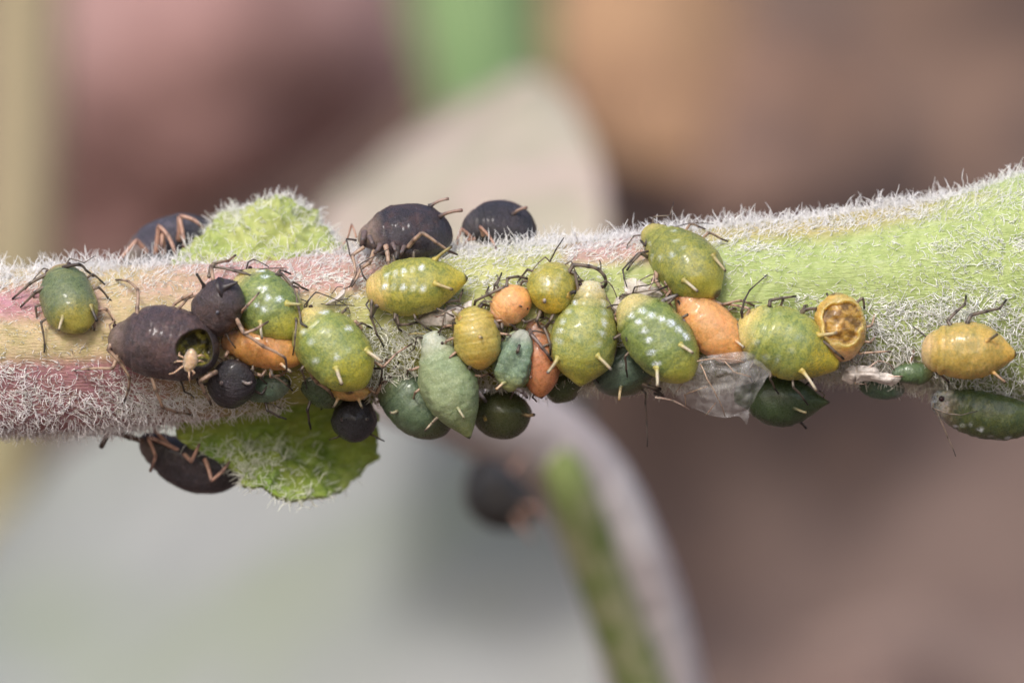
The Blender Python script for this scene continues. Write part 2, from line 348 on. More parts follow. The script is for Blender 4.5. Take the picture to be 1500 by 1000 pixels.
def stem_colour(px, py, Vw):
    nzv = noise3(Vw, 1.3, 9, 3); n2 = noise3(Vw, 4, 12, 2)
    t = hermite(TX, TOPV, px); b = hermite(TX, BOTV, px); q = (py-t)/(b-t)+(nzv-0.5)*0.12; x = px+(nzv-0.5)*160
    cream = lin((208, 186, 146)); yg = lin((192, 192, 128)); gr = lin((184, 198, 132)); pink = lin((200, 146, 158)); red = lin((176, 118, 128)); pale = lin((214, 190, 178)); tan = lin((196, 158, 110))
    c = cream+(yg-cream)*smooth(330, 560, x)[:, None]; c = c+(gr-c)*smooth(760, 1080, x)[:, None]
    def ov(c, col, f): return c+(col-c)*np.clip(f, 0, 1)[:, None]
    c = ov(c, pink, smooth(0.38, 0.24, q)*smooth(0.04, 0.18, q)*smooth(170, 60, x)*1.0)
    c = ov(c, pink, 0.75*smooth(0.30, 0.16, q)*smooth(140, 330, x)*smooth(660, 520, x))
    c = ov(c, pink, 0.8*smooth(0.26, 0.12, q)*smooth(800, 880, x)*smooth(985, 940, x))
    c = ov(c, tan, 0.6*smooth(0.20, 0.06, q)*smooth(900, 1000, x)*smooth(1480, 1300, x))
    c = ov(c, red, smooth(0.50, 0.64, q)*smooth(330, 190, x))
    c = ov(c, lin((176, 134, 140)), 0.4*smooth(0.52, 0.7, q)*smooth(420, 260, x))
    c = ov(c, lin((150, 150, 60)), 0.8*smooth(0.62, 0.8, q)*smooth(250, 420, x)*smooth(1250, 1100, x))
    return np.clip(c*(0.88+0.24*n2[:, None]), 0, 1)
Vf = V.reshape(-1, 3); px, py = PX(Vf)
mesh_obj('stem', Vf, grid_faces(NX, NA, True)[:, ::-1], M['stem'], plant, {'Col': stem_colour(px, py, Vf)})

def stem_surface(px, a):                        # points and normals on the stem from position along it and angle round it
    zc, rz, ry = stem_par(px); p = np.stack([(px-750)/100, ry*np.cos(a), zc+rz*np.sin(a)], -1); n = norm(np.stack([np.zeros_like(px), np.cos(a)/ry, np.sin(a)/rz], -1)); return p, n
def stem_hair():
    out = []; cols = []
    def add(n, xr, ar, keep, base, along, length, curl, rad, jit, col, wild=0.5):
        px = rng.uniform(*xr, n); a = rng.uniform(*ar, n); p, nn = stem_surface(px, a); ipx, ipy = PX(p)
        k = rng.random(n) < keep(ipx, ipy, a, p); p, nn, ipx, ipy = p[k], nn[k], ipx[k], ipy[k]; m = len(p)
        sgn = np.where(noise3(p, 0.9, 77, 2) > 0.36, 1.0, -1.0)
        lean = noise3(p, 1.6, 55, 2)*2-1
        tan = np.stack([sgn, np.zeros(m), lean*0.9], -1); tan = norm(tan-nn*np.sum(tan*nn, 1, keepdims=True))
        d = norm(nn*base+tan*along+rng.normal(0, wild, (m, 3)))
        ax = norm(rng.normal(size=(m, 3))+nn*0.8)
        L = rng.uniform(length[0], length[1], m); cu = rng.normal(0, curl, m)+np.sign(rng.normal(size=m))*curl*0.5
        r = rng.uniform(rad[0], rad[1], m)
        v, f = hairs(p-nn*0.02, d, ax, cu, L, r, 5, jit); out.append((v, f))
        cc = np.array(col)[None]*rng.uniform(0.93, 1.0, (m, 1)); cc = np.clip(cc, 0, 1); cols.append(np.repeat(cc, 18, 0))
    up = math.pi/2; fr = math.pi
    # angle: pi = towards the camera, pi/2 = top, 3pi/2 = underside
    one = lambda x, y, a, p: np.ones_like(x)
    clump = lambda p, s, lo, hi, seed: smooth(lo, hi, noise3(p, s, seed, 2))
    white = (0.975, 0.96, 0.965)
    # felt on the upper edge
    add(14000, (-60, 1560), (up-0.9, up+0.42), one, 0.6, 0.7, (0.10, 0.24), 2.1, (0.0035, 0.0062), 0.2, white, 0.6)
    # longer erect curls on the upper edge
    add(2600, (-60, 1560), (up-0.35, up+0.30), lambda x, y, a, p: 0.15+0.85*clump(p, 2.2, 0.35, 0.6, 41), 1.3, 0.2, (0.18, 0.38), 2.4, (0.0048, 0.0085), 0.22, white, 0.5)
    # pale transition below the felt
    add(8500, (-60, 1560), (up+0.38, up+0.85), lambda x, y, a, p: 0.8*smooth(up+0.9, up+0.4, a), 0.3, 1.0, (0.10, 0.22), 1.5, (0.0038, 0.0068), 0.14, white, 0.4)
    # pressed hairs on the face
    add(36000, (-60, 1560), (up+0.45, up+2.6), lambda x, y, a, p: 0.42+0.56*clump(p*np.array([0.6, 1, 1.6]), 3.2, 0.42, 0.66, 43), 0.11, 1.0, (0.06, 0.19), 1.5, (0.0045, 0.0078), 0.10, (0.97, 0.97, 0.92), 0.28)
    # curly wool right of the middle, along the lower edge
    add(5200, (1190, 1560), (fr-0.15, fr+1.7), lambda x, y, a, p: smooth(1200, 1290, x+(y-470)*0.8)*smooth(425, 480, y+0.25*(x-1250)*0.3)*0.9, 0.75, 0.35, (0.14, 0.30), 2.8, (0.0058, 0.0092), 0.2, (0.98, 0.98, 0.95), 0.7)
    add(5000, (1330, 1560), (up+0.6, fr+0.3), lambda x, y, a, p: smooth(1300, 1480, x)*(0.15+0.55*clump(p, 3.0, 0.42, 0.65, 47)), 0.25, 1.0, (0.12, 0.26), 1.4, (0.005, 0.0085), 0.14, (0.95, 0.97, 0.90), 0.4)
    # wriggly hairs on the red underside at the left
    add(3100, (-60, 330), (fr-0.05, fr+1.9), lambda x, y, a, p: smooth(500, 560, y+(noise3(p, 2, 3)-0.5)*60)*smooth(330, 180, x), 0.6, 0.7, (0.14, 0.28), 2.4, (0.0042, 0.0072), 0.18, (0.97, 0.92, 0.92), 0.5)
    add(1700, (-60, 420), (fr+0.6, fr+1.8), one, 0.7, 0.4, (0.12, 0.26), 2.0, (0.0042, 0.0075), 0.16, (0.96, 0.93, 0.94), 0.6)
    # loose yellow curls among the insects and hanging below them
    add(1100, (520, 700), (fr-0.1, fr+1.0), lambda x, y, a, p: smooth(460, 490, y), 0.6, 0.4, (0.18, 0.34), 2.6, (0.005, 0.009), 0.2, (0.93, 0.93, 0.80), 0.8)
    add(3800, (540, 1400), (fr+0.7, fr+1.9), lambda x, y, a, p: 0.4+0.6*clump(p, 2, 0.4, 0.6, 49), 0.9, 0.2, (0.14, 0.32), 1.8, (0.006, 0.010), 0.16, (0.90, 0.87, 0.78), 0.6)
    # the far side
    add(5000, (-60, 1560), (-0.9, up-0.9), one, 0.7, 0.5, (0.16, 0.28), 1.5, (0.010, 0.014), 0.12, white, 0.5)
    V, F = join(out); return V, F, np.concatenate(cols)
V, F, cc = stem_hair()
o = mesh_obj('stem_hair', V, F, M['hair'], plant, {'Col': cc}); o['kind'] = 'stuff'

def surface_hair(g, N, n, parent, sel=None, length=(0.15, 0.3), base=0.6, along=0.6, curl=1.8, rad=(0.0045, 0.008), col=(0.95, 0.95, 0.90), wild=0.6, side=1):
    nr, nc = g.shape[:2]; u = rng.uniform(0, nr-1.01, n); v = rng.uniform(0, nc-1.01, n); i = u.astype(int); j = v.astype(int); fu = (u-i)[:, None]; fv = (v-j)[:, None]
    def sm(A): return A[i, j]*(1-fu)*(1-fv)+A[i+1, j]*fu*(1-fv)+A[i, j+1]*(1-fu)*fv+A[i+1, j+1]*fu*fv
    p = sm(g); nn = norm(sm(N))*side; tn = norm(g[i+1, j]-g[i, j]) if False else norm(g[i, j+1]-g[i, j])
    if sel is not None:
        k = rng.random(n) < sel(u/(nr-1), v/(nc-1), p); p, nn, tn = p[k], nn[k], tn[k]
    m = len(p); d = norm(nn*base+tn*along*np.sign(rng.normal(size=(m, 1)))+rng.normal(0, wild, (m, 3)))
    V, F = hairs(p, d, norm(rng.normal(size=(m, 3))), rng.normal(0, curl, m), rng.uniform(*length, m), rng.uniform(*rad, m), 5, 0.15)
    c = np.repeat(np.array(col)[None]*rng.uniform(0.94, 1, (m, 1)), 18, 0)
    o = mesh_obj('leaf_hair', V, F, M['hair'], parent, {'Col': c}); o['kind'] = 'stuff'; return o

# young leaf on top of the stem
def leafcol(base, tip, nsc=2.5):
    base, tip = lin(base), lin(tip)
    def f(px, py, V):
        t = noise3(V, nsc, 21, 3)[:, None]; return np.clip(base*(1-t)+tip*t, 0, 1)
    return f
# a fleshy wedge: front face, crest, back face
lf, g, N = sheet('young_leaf', [[(250, 402, -0.20), (320, 400, -0.3), (390, 397, -0.3), (450, 394, -0.25), (520, 388, -0.1)],
                          [(268, 372, 0.25), (325, 362, 0.02), (390, 360, -0.02), (450, 360, 0.02), (508, 372, 0.2)],
                          [(296, 352, 0.6), (338, 332, 0.32), (388, 318, 0.25), (440, 326, 0.3), (488, 358, 0.5)],
                          [(312, 340, 0.9), (348, 316, 0.75), (405, 296, 0.65), (446, 308, 0.7), (482, 346, 0.85)],
                          [(318, 345, 1.2), (360, 325, 1.15), (405, 315, 1.1), (440, 325, 1.15), (480, 350, 1.2)]],
           M['leaf'], 0.14, None, None, 60, 80, 0.15, 3.4, leafcol((140, 158, 78), (192, 192, 128)), parent=plant, rag=0.14)
sd = 1 if N[20, 30][1] < 0 else -1
surface_hair(g, N, 2600, lf, lambda u, v, p: 0.25+0.75*smooth(0.25, 0.55, noise3(p, 3, 61, 2))*(0.4+0.6*smooth(0.2, 0.6, u)), (0.14, 0.32), 0.15, 1.0, side=sd, curl=2.6, wild=0.45)
surface_hair(g, N, 1900, lf, lambda u, v, p: smooth(0.55, 0.8, u)+0.5*smooth(0.16, 0.0, v)+0.5*smooth(0.84, 1, v), (0.12, 0.30), 0.8, 0.4, side=sd, col=(0.95, 0.93, 0.92), curl=2.2)
# folded leaf hanging below the stem
lf, g, N = sheet('young_leaf', [[(262, 612, 0.10), (330, 594, 0.05), (420, 572, -0.05), (500, 560, 0.0), (548, 560, 0.2)],
                          [(264, 640, 0.35), (340, 628, 0.55), (425, 610, 0.8), (500, 606, 0.9), (552, 606, 0.9)],
                          [(300, 660, 0.45), (375, 655, 0.75), (440, 652, 1.15), (505, 652, 1.4), (556, 640, 1.5)],
                          [(340, 680, 0.25), (390, 682, 0.35), (445, 690, 0.7), (500, 690, 1.2), (548, 668, 1.6)],
                          [(352, 708, 0.15), (400, 724, 0.2), (455, 732, 0.4), (492, 716, 1.0), (530, 690, 1.5)]],
           M['leaf'], 0.10, None, None, 80, 100, 0.12, 2.4, leafcol((108, 146, 52), (172, 180, 86)), parent=plant, rag=0.13)
sd = 1 if N[20, 30][1] < 0 else -1
surface_hair(g, N, 4200, lf, lambda u, v, p: smooth(0.75, 0.25, v)*smooth(0.2, 0.6, u)*(0.3+0.7*smooth(0.3, 0.55, noise3(p, 3, 63, 2)))+0.3*smooth(0.9, 1, u), (0.14, 0.30), 0.4, 0.7, side=sd, curl=2.2, col=(0.93, 0.94, 0.82))

# ------------------------------------------------------------------ aphids
SH = {
 'pear': ([0, .02, .06, .12, .20, .32, .46, .60, .72, .82, .90, .95, .985, 1], [0, .27, .38, .47, .60, .80, .95, 1.0, .96, .80, .52, .27, .12, 0]),
 'oval': ([0, .02, .06, .12, .22, .36, .52, .66, .80, .90, .96, .99, 1], [0, .28, .46, .62, .82, .96, 1.0, .97, .82, .58, .34, .16, 0]),
 'round': ([0, .02, .07, .16, .30, .46, .60, .75, .87, .94, .975, 1], [0, .30, .52, .74, .93, 1.0, .99, .88, .64, .38, .2, 0]),
 'stout': ([0, .02, .06, .12, .18, .28, .42, .58, .74, .86, .94, .98, 1], [0, .22, .38, .50, .68, .88, .99, 1.0, .93, .74, .48, .26, 0]),
 'lemon': ([0, .012, .04, .10, .20, .34, .50, .64, .78, .88, .95, .985, 1], [0, .30, .46, .64, .83, .97, 1.0, .93, .70, .44, .22, .10, 0]),
 'kite': ([0, .01, .05, .10, .16, .24, .36, .50, .62, .76, .87, .94, .98, 1], [0, .27, .38, .47, .59, .76, .94, 1.0, .95, .72, .42, .20, .08, 0]),
 'spindle': ([0, .02, .07, .14, .22, .35, .48, .60, .74, .86, .94, .98, 1], [0, .30, .40, .49, .70, .94, 1.0, .95, .72, .40, .17, .07, 0]),
 'slim': ([0, .02, .08, .16, .30, .50, .66, .80, .90, .96, 1], [0, .30, .50, .66, .88, 1.0, .97, .80, .52, .26, 0]),
}
class Aphid: pass
def bloom(c, s_, g_):
    l_ = c.mean(); return np.clip((l_+(c-l_)*s_)*g_*np.array([1.05, 1.0, 0.95]), 0, 0.9)
def aphid_body(sp):
    A = Aphid(); A.sp = sp
    H = P(*sp['H']); T = P(*sp['T']); a = T-H; L = np.linalg.norm(a); a = a/L
    n = np.array(sp.get('dorsal', (0, -1, 0.12)), float); n = norm(n-a*np.dot(n, a)); b = np.cross(a, n)
    w = sp['W']/200*(D+(H[1]+T[1])/2)/D
    A.H, A.T, A.a, A.n, A.b, A.L, A.w = H, T, a, n, b, L, w
    NU, NP_ = sp.get('res', (84, 64)); u = np.linspace(0, 1, NU)**1.0; u = 0.5-0.5*np.cos(u*math.pi)*1.0; u = 0.55*u+0.45*np.linspace(0, 1, NU)
    f = hermite(*SH[sp.get('shape', 'pear')], u); ph = np.linspace(0, 2*math.pi, NP_, endpoint=False)
    cu, su = np.cos(ph), np.sin(ph)
    hd = sp.get('hd', 0.92)*w; hv = sp.get('hv', 0.62)*w
    arch = sp.get('arch', 0.10)*w*np.sin(u*math.pi)
    seg = np.zeros(NU)
    for k, q in enumerate((0.10, 0.17, 0.25, 0.335, 0.42, 0.50, 0.58, 0.66, 0.735, 0.80, 0.86, 0.91)):
        seg += np.exp(-((u-q)/0.010)**2)*(2.2 if k < 3 else 0.6 if k < 5 else 0.22)
    groove = sp.get('seg', 0.018)
    r = f*(1-groove*seg)
    cross = np.where(su > 0, hd, hv)
    V = (H+a*(L*u)[:, None]+n*arch[:, None])[:, None, :]+b*(cu*w)[None, :, None]*r[:, None, None]+n*(su*cross)[None, :, None]*r[:, None, None]
    rad = norm(b*(cu)[:, None]+n*(su)[:, None])[None]*np.ones((NU, 1, 1))
    sd = sp['seed']
    V = V+b*(sp.get('bend', 0.10*math.sin(sd*2.3))*w*(np.sin(u*math.pi)-0.3))[:, None, None]
    thx = (np.exp(-((u-0.20)/0.09)**2)[:, None]*np.sin((u*L*34)[:, None]+2.2*noise3(V, 4.5, sd+1, 2)*3)*(0.35+0.65*np.abs(cu))[None])*f[:, None]
    V = V+rad*(thx*sp.get('fold', 0.012))[..., None]
    plate = -np.exp(-(np.sin((u*L*22)[:, None]+1.3*noise3(V, 3, sd+8, 1)+0.5*np.abs(cu)[None])/0.24)**2)*(0.35+0.65*np.abs(cu))[None]*smooth(0.30, 0.5, u)[:, None]*f[:, None]
    V = V+rad*(plate*sp.get('tergite', 0.0085))[..., None]
    V = V+rad*((noise3(V+sd*3.1, 3.2/w*0.45, sd, 2)-0.5)*2*sp.get('lump', 0.028)*w/0.4*f[:, None]**0.5)[..., None]
    V = V+rad*((noise3(V+sd*1.7, 13, sd+5, 2)-0.5)*2*sp.get('wrinkle', 0.006)*f[:, None]**0.5)[..., None]
    # a marginal flange, faintly raised, along both sides
    V = V+rad*((np.exp(-(su/0.16)**2)[None]*0.012*f[:, None]))[..., None]
    if sp.get('ridge'):                          # shrivelled folds
        fold = np.sin(ph*5+6*noise3(V, 2.2, sd+9, 2))[...]*f[:, None]
        V = V+rad*(fold*sp['ridge'])[..., None]
    A.u, A.ph, A.f = u, ph, f
    U = np.repeat(u[:, None], NP_, 1); S = np.repeat(su[None], NU, 0); Cc = np.repeat(cu[None], NU, 0)
    ipx, ipy = PX(V)
    holef = np.zeros(U.shape)
    if sp.get('hole'):
        hx, hy, rx, ryy, dep = sp['hole'][:5]; q = np.sqrt(((ipx-hx)/rx)**2+((ipy-hy)/ryy)**2); q = q*(1+0.06*np.sin(3*np.arctan2(ipy-hy, ipx-hx)+sd)+sp.get('ragged', 0.06)*2*(noise3(V, 5.5, sd+6, 2)-0.5)); front = S > 0.0
        holef = np.where(front, smooth(1.04, 0.86, q), 0); rim = np.where(front, np.exp(-((q-1.06)/0.10)**2), 0)
        V[..., 1] += dep*holef*(0.5+0.85*noise3(V, 7, sd, 3)); V[..., 1] -= rim*sp.get('rim', 0.02)
        A.rim = rim
    A.V = V; A.holef = holef
    # colour: head, mid, rear, mottle, wax
    c = sp['cols']; head, mid, rear, mot = [bloom(lin(x), sp.get('sat', 0.92 if sp.get('mat', 'green') == 'green' else 0.86), sp.get('gain', 1.16 if sp.get('mat') == 'amber' else 1.34)) for x in c[:4]]; belly = mid*0.9
    j = (noise3(V, 4.0, sd+3, 2)-0.5)*0.10
    Uj = U+j
    col = head+(mid-head)*smooth(sp.get('hu', 0.10), sp.get('hu', 0.10)+0.16, Uj)[..., None]
    col = col+(rear-col)*smooth(sp.get('ru', 0.66), sp.get('ru', 0.66)+0.26, Uj)[..., None]
    col = col+(rear-col)*(sp.get('edge', 0.75)*smooth(0.35, 0.0, S))[..., None]
    if sp.get('frons'): col = col+(lin((46, 42, 44))-col)*smooth(0.045, 0.01, Uj+0.03*(noise3(V, 9, sd)-0.5))[..., None]; col = col+(lin((206, 190, 184))-col)*(0.8*smooth(0.16, 0.10, Uj)*smooth(0.03, 0.07, Uj)*smooth(0.48, 0.6, noise3(V, 11, sd+7, 2)))[..., None]
    tipc = lin(sp.get('tip', (40, 34, 34))); col = col+(tipc-col)*smooth(0.955, 0.985, U)[..., None]*sp.get('tipf', 0.9)
    mo = mot*np.ones_like(col); fm = (smooth(0.06, 0.22, U)*smooth(0.97, 0.80, U)*sp.get('mf', 0.62))[..., None]; mo = col+(mo-col)*fm
    wax = np.zeros(U.shape); ws = sp.get('wax', 0)
    if ws:
        wj = (noise3(V, 16, sd+4, 2)-0.5)*1.3
        for q in np.linspace(0.22, sp.get('waxend', 0.66)+0.04, max(4, sp.get('waxn', 7)-1)):
            for s_ in sp.get('waxrows', (-0.46, 0.46)):
                jx = 0.30*math.sin(q*71+sd*3+s_*9); du = (U-q-jx*0.06)*L/(0.042*sp.get('waxs', 1)); dv = (Cc-s_-jx)*w/(0.044*sp.get('waxs', 1)); wax = np.maximum(wax, np.where(S > 0, 1.25*np.exp(-((du+wj*1.1)**2*(0.7+0.5*abs(math.sin(q*33+s_*5+sd)))+(dv-wj*0.9)**2)**1.8), 0)*(sp.get('waxf', 0.25)+(1-sp.get('waxf', 0.25))*math.sin(q*57+sd+s_)**2))
        wax = np.clip(wax*ws, 0, 1)
    if sp.get('waxhead'): wax = np.maximum(wax, smooth(0.16, 0.05, U)*sp['waxhead'])
    if sp.get('hole'):
        inn = lin(sp['hole'][5]); inn2 = lin(sp['hole'][6]); t = smooth(0.42, 0.6, noise3(V, 10, sd+2, 3))[..., None]
        hc = inn*(1-t)+inn2*t; col = col+(hc-col)*holef[..., None]; mo = mo+(hc-mo)*holef[..., None]
        rc = lin(sp.get('rimc', c[1])); col = col+(rc-col)*(A.rim*sp.get('rimf', 0))[..., None]; mo = mo+(rc-mo)*(A.rim*sp.get('rimf', 0))[..., None]
    A.attrs = {'Col': col.reshape(-1, 3), 'Mot': mo.reshape(-1, 3), 'Wax': wax.ravel()}
    A.F = grid_faces(NU, NP_, True)
    ctr = V.reshape(-1, 3).mean(0); base = ctr-n*hv
    A.obj = empty(sp.get('name', 'aphid'), base, sp['label'], sp.get('cat', 'aphid'), sp.get('group', 'aphids gathered on the woolly stem'))
    A.body = mesh_obj('body', V.reshape(-1, 3), A.F, M[sp.get('mat', 'green')], A.obj, A.attrs)
    A.flat = V.reshape(-1, 3); A.fpx, A.fpy = PX(A.flat); A.cy = ctr[1]
    return A
def front_at(A, x, y):                           # nearest body surface point seen at a photo position
    d = np.hypot(A.fpx-x, A.fpy-y); k = np.where(d < max(3.0, d.min()+1.5))[0]; return A.flat[k[np.argmin(A.flat[k, 1])]]

TAN = ((168, 142, 122), (70, 56, 50)); DRK = ((112, 100, 88), (36, 30, 28)); BLK = ((70, 60, 54), (26, 22, 22)); ROSE = ((178, 140, 122), (110, 84, 76))
def limb(A, pts, name='leg', r=(0.040, 0.020), cols=DRK, knees=True, tipdark=0.14):
    """pts: photo positions with optional depth; starts in the body, ends on what it stands on"""
    q = []
    for i, p in enumerate(pts):
        if len(p) == 3: q.append(P(*p)); continue
        if i == 0: s = front_at(A, *p); y = max(s[1]+0.10, A.cy-0.05) if np.hypot(A.fpx-p[0], A.fpy-p[1]).min() < 6 else A.cy
        else:
            sy = float(stem_y(p[0], p[1])); q_ = i/(len(pts)-1); y0 = q[0][1]; lift = 0.14*math.sin(q_*math.pi); yend = sy-0.05 if sy < -0.02 else y0
            y = y0*(1-q_)+yend*q_-lift
            if i < len(pts): y = min(y, sy-0.03) if sy < -0.02 else y
        q.append(P(p[0], p[1], y))
    q = np.array(q); seg = np.linalg.norm(np.diff(q, axis=0), axis=1); tot = seg.sum(); S = []; T = []
    for i in range(len(q)-1):
        k = max(4, int(7*seg[i]/tot*len(seg)));
        for t in np.linspace(0, 1, k, endpoint=False):
            side = np.array([0.02, -0.03, 0.02])*math.sin(t*math.pi)*seg[i]; S.append(q[i]+(q[i+1]-q[i])*t+side); T.append((seg[:i].sum()+seg[i]*t)/tot)
    S.append(q[-1]); T.append(1.0); S = np.array(S); T = np.array(T)
    S[1:-1] = 0.7*S[1:-1]+0.15*(S[:-2]+S[2:])
    R = r[0]+(r[1]-r[0])*T**0.7; kn = np.zeros(len(T))
    for i in range(1, len(q)-1): kk = seg[:i].sum()/tot; kn = np.maximum(kn, np.exp(-((T-kk)/0.035)**2))
    R = R*(1+0.25*kn)*0.78; V, F = tube(S, R, 8)
    base, dk = lin(cols[0]), lin(cols[1]); f = np.clip(0.85*kn*(1 if knees else 0)+smooth(1-tipdark-0.06, 1-tipdark+0.04, T), 0, 1)[:, None]
    Cc = base*(1-f)+dk*f; Cc = np.concatenate([Cc[:1], Cc, Cc[-1:]]); Cc = np.repeat(Cc, 8, 0)
    return mesh_obj(name, V, F, M['limb'], A.obj, {'Col': Cc})
def cornicle(A, bx, by, tx, ty, cols=((208, 188, 130), (70, 56, 44)), r=(0.048, 0.027), out=0.06, behind=False, name='cornicle'):
    s = front_at(A, bx, by).copy()
    if behind: s[1] = A.cy
    b = s+np.array([0, 0.03, 0]); t = P(tx, ty, s[1]-out)
    k = np.linspace(0, 1, 12); c = b+(t-b)*k[:, None]; c += (A.n*0.022+A.a*0.012*math.sin(bx))*(np.sin(k*math.pi))[:, None]
    R = (r[0]+(r[1]-r[0])*k**0.5)*0.62; R[0] *= 1.9; R[1] *= 1.35; R[2] *= 1.1; R[-2:] *= 1.15; V, F = tube(c, R, 12)
    f = smooth(0.84, 0.96, k)[:, None]; cb_ = bloom(lin(A.sp['cols'][2]), 0.8, 1.05); g_ = smooth(0.0, 0.5, k)[:, None]; cc = (cb_*(1-g_)+bloom(lin(cols[0]), 0.6, 0.82)*g_)*(1-f)+lin(cols[1])*f; cc = np.repeat(np.concatenate([cc[:1], cc, cc[-1:]]), 12, 0)
    return mesh_obj(name, V, F, M['limb'], A.obj, {'Col': cc})
def knob(A, x, y, r=0.04, cols=((150, 130, 90), (60, 50, 40))):   # a cornicle seen end on
    s = front_at(A, x, y); return cornicle(A, x, y, x+1, y+1, cols, (r*1.1, r*0.85), 0.10)
def eye(A, x, y, r=0.035):
    s = front_at(A, x, y); k = np.linspace(0, math.pi, 9); V, F = tube(s+np.array([0, -1, 0])*(-np.cos(k)*r)[:, None], np.maximum(np.sin(k)*r, 0.0005), 12, False)
    return mesh_obj('eye', V, F, M['eye'], A.obj)
def auto_eyes(A, r=0.034):
    for s_ in (-1, 1):
        i = int(np.argmin(abs(A.u-0.055))); p = A.V[i].mean(0)+(A.b*s_*0.9+A.n*0.35)*A.w*A.f[i]; k = np.linspace(0, math.pi, 9)
        V, F = tube(p+A.n*(-np.cos(k)*r)[:, None], np.maximum(np.sin(k)*r, 0.0005), 10, False); mesh_obj('eye', V, F, M['eye'], A.obj)
def auto_antennae(A, cols, reach, sides=(-1, 1)):
    """two fine antennae from the head, spread outwards over the stem"""
    for s_ in sides:
        i = int(np.argmin(abs(A.u-0.03))); p0 = A.V[i].mean(0)+A.b*s_*A.w*A.f[i]*0.7+A.n*0.02; k = math.sin(A.sp['seed']*5.1+s_)
        p1 = p0+A.b*s_*0.10-A.a*0.06+A.n*0.06; p2 = p0+A.b*s_*(0.18+0.10*reach)-A.a*(0.10*k)+A.n*0.02; p3 = p0+A.b*s_*(0.26+0.22*reach)+A.a*(0.16+0.22*reach*k)-A.n*0.03
        limb(A, [(float(PX(p)[0]), float(PX(p)[1]), float(p[1])) for p in (p0, p1, p2, p3)], 'antenna', (0.018, 0.008), cols)
def auto_legs(A, which, cols=DRK, r=(0.036, 0.018), reach=0.30):
    """short legs folded beside the body, feet on the stem: which = [(side, position along body)]"""
    for s_, q in which:
        i = int(np.argmin(abs(A.u-q))); c = A.V[i].mean(0); w = A.w*A.f[i]; back = (q-0.3)*1.2
        p0 = c+A.b*s_*w*0.6-A.n*w*0.25; p1 = c+A.b*s_*(w+reach*0.45)+A.a*back*0.4+A.n*0.02; p2 = c+A.b*s_*(w+reach*0.8)+A.a*(back*0.9+0.05*s_)-A.n*A.w*0.6; p3 = p2+A.b*s_*0.05+A.a*0.09-A.n*0.05
        x = [PX(p) for p in (p0, p1, p2, p3)]; y = [p0[1], p1[1], p2[1], p3[1]]
        limb(A, [(float(a_[0]), float(a_[1]), float(b_)) for a_, b_ in zip(x, y)], 'leg', r, cols)

G1 = ((150, 142, 92), (92, 116, 70), (158, 158, 56), (56, 84, 58))          # green with paler rear
YG = ((176, 162, 84), (142, 144, 52), (172, 166, 50), (84, 104, 50))
GW = ((180, 168, 114), (124, 138, 74), (170, 168, 66), (70, 94, 62))
TEAL = ((160, 136, 98), (106, 116, 78), (146, 138, 58), (74, 90, 70))
AMB = ((196, 156, 84), (196, 160, 50), (206, 160, 40), (150, 138, 56))
ORG = ((186, 132, 84), (214, 154, 84), (216, 150, 66), (196, 130, 60))
DKG = ((74, 84, 58), (56, 74, 48), (70, 80, 40), (36, 54, 40))
BK = ((92, 78, 76), (50, 43, 50), (44, 38, 44), (78, 58, 58))
BK2 = ((70, 62, 66), (42, 38, 46), (40, 36, 42), (56, 48, 56))
n_ = [0]; TUCK = []
def mk(H, T, W, cols, label, **kw):
    n_[0] += 1; sp = dict(H=H, T=T, W=W, cols=cols, label=label, seed=n_[0]); sp.update(kw); A = aphid_body(sp)
    if 'tuck' not in kw and kw.get('mat', 'green') in ('green', 'amber', 'chalk') and kw.get('name') is None: TUCK.append((A, [(1, 0.26), (-1, 0.30), (1, 0.42), (-1, 0.46), (1, 0.58)][:4+n_[0] % 2], 0.16+0.03*(n_[0] % 4)))
    return A
PALE = ((208, 196, 158), (96, 80, 64))

# --- green aphid at the far left
A = mk((85, 393, -0.66), (120, 488, -1.36), 80, TEAL, 'teal green oval aphid alone at the left, brownish head pointing up', shape='round', hu=0.06, ru=0.62, tipf=0.5)
auto_eyes(A); cornicle(A, 90, 466, 86, 484, ((206, 190, 140), (60, 50, 40))); cornicle(A, 134, 446, 142, 470, BLK, (0.05, 0.035))
limb(A, [(68, 402), (44, 415), (18, 438)]); limb(A, [(66, 420), (52, 428), (30, 450)]); limb(A, [(92, 392), (116, 387), (126, 396), (137, 405)], cols=BLK); limb(A, [(134, 452), (139, 460), (138, 484)], cols=TAN); limb(A, [(130, 462), (146, 453), (156, 453), (168, 472)], cols=TAN)
# --- big dark parasitised aphid with a hole, and a mite on it
A2 = A = mk((158, 493, -1.34), (322, 516, -1.50), 106, ((118, 98, 92), (64, 50, 54), (48, 40, 46), (96, 70, 68)), 'large brown black aphid with a round hole in its back, pale mite on top', mat='black', shape='stout', hv=0.5, hu=0.06, seg=0.014,
         hole=(286, 510, 27, 27, 0.30, (150, 138, 44), (60, 54, 24)), rim=0.012, res=(150, 120), wrinkle=0.010)
auto_eyes(A); limb(A, [(200, 470), (201, 452), (202, 425), (188, 412), (170, 410)], cols=TAN); limb(A, [(232, 472), (262, 452), (276, 436), (300, 430, -1.2)], cols=TAN)
limb(A, [(165, 500), (158, 512), (175, 530), (190, 553), (188, 570), (181, 590)], cols=TAN); limb(A, [(172, 520), (165, 540), (130, 540), (110, 543)], cols=TAN)
limb(A, [(222, 552), (228, 572), (238, 597), (258, 604), (281, 608)], cols=TAN); limb(A, [(316, 545), (310, 548, -1.75), (292, 558, -1.72), (300, 575, -1.5), (309, 592, -1.15)], cols=TAN, r=(0.05, 0.026)); limb(A, [(264, 556), (270, 574), (285, 583)], cols=BLK, r=(0.02, 0.012))
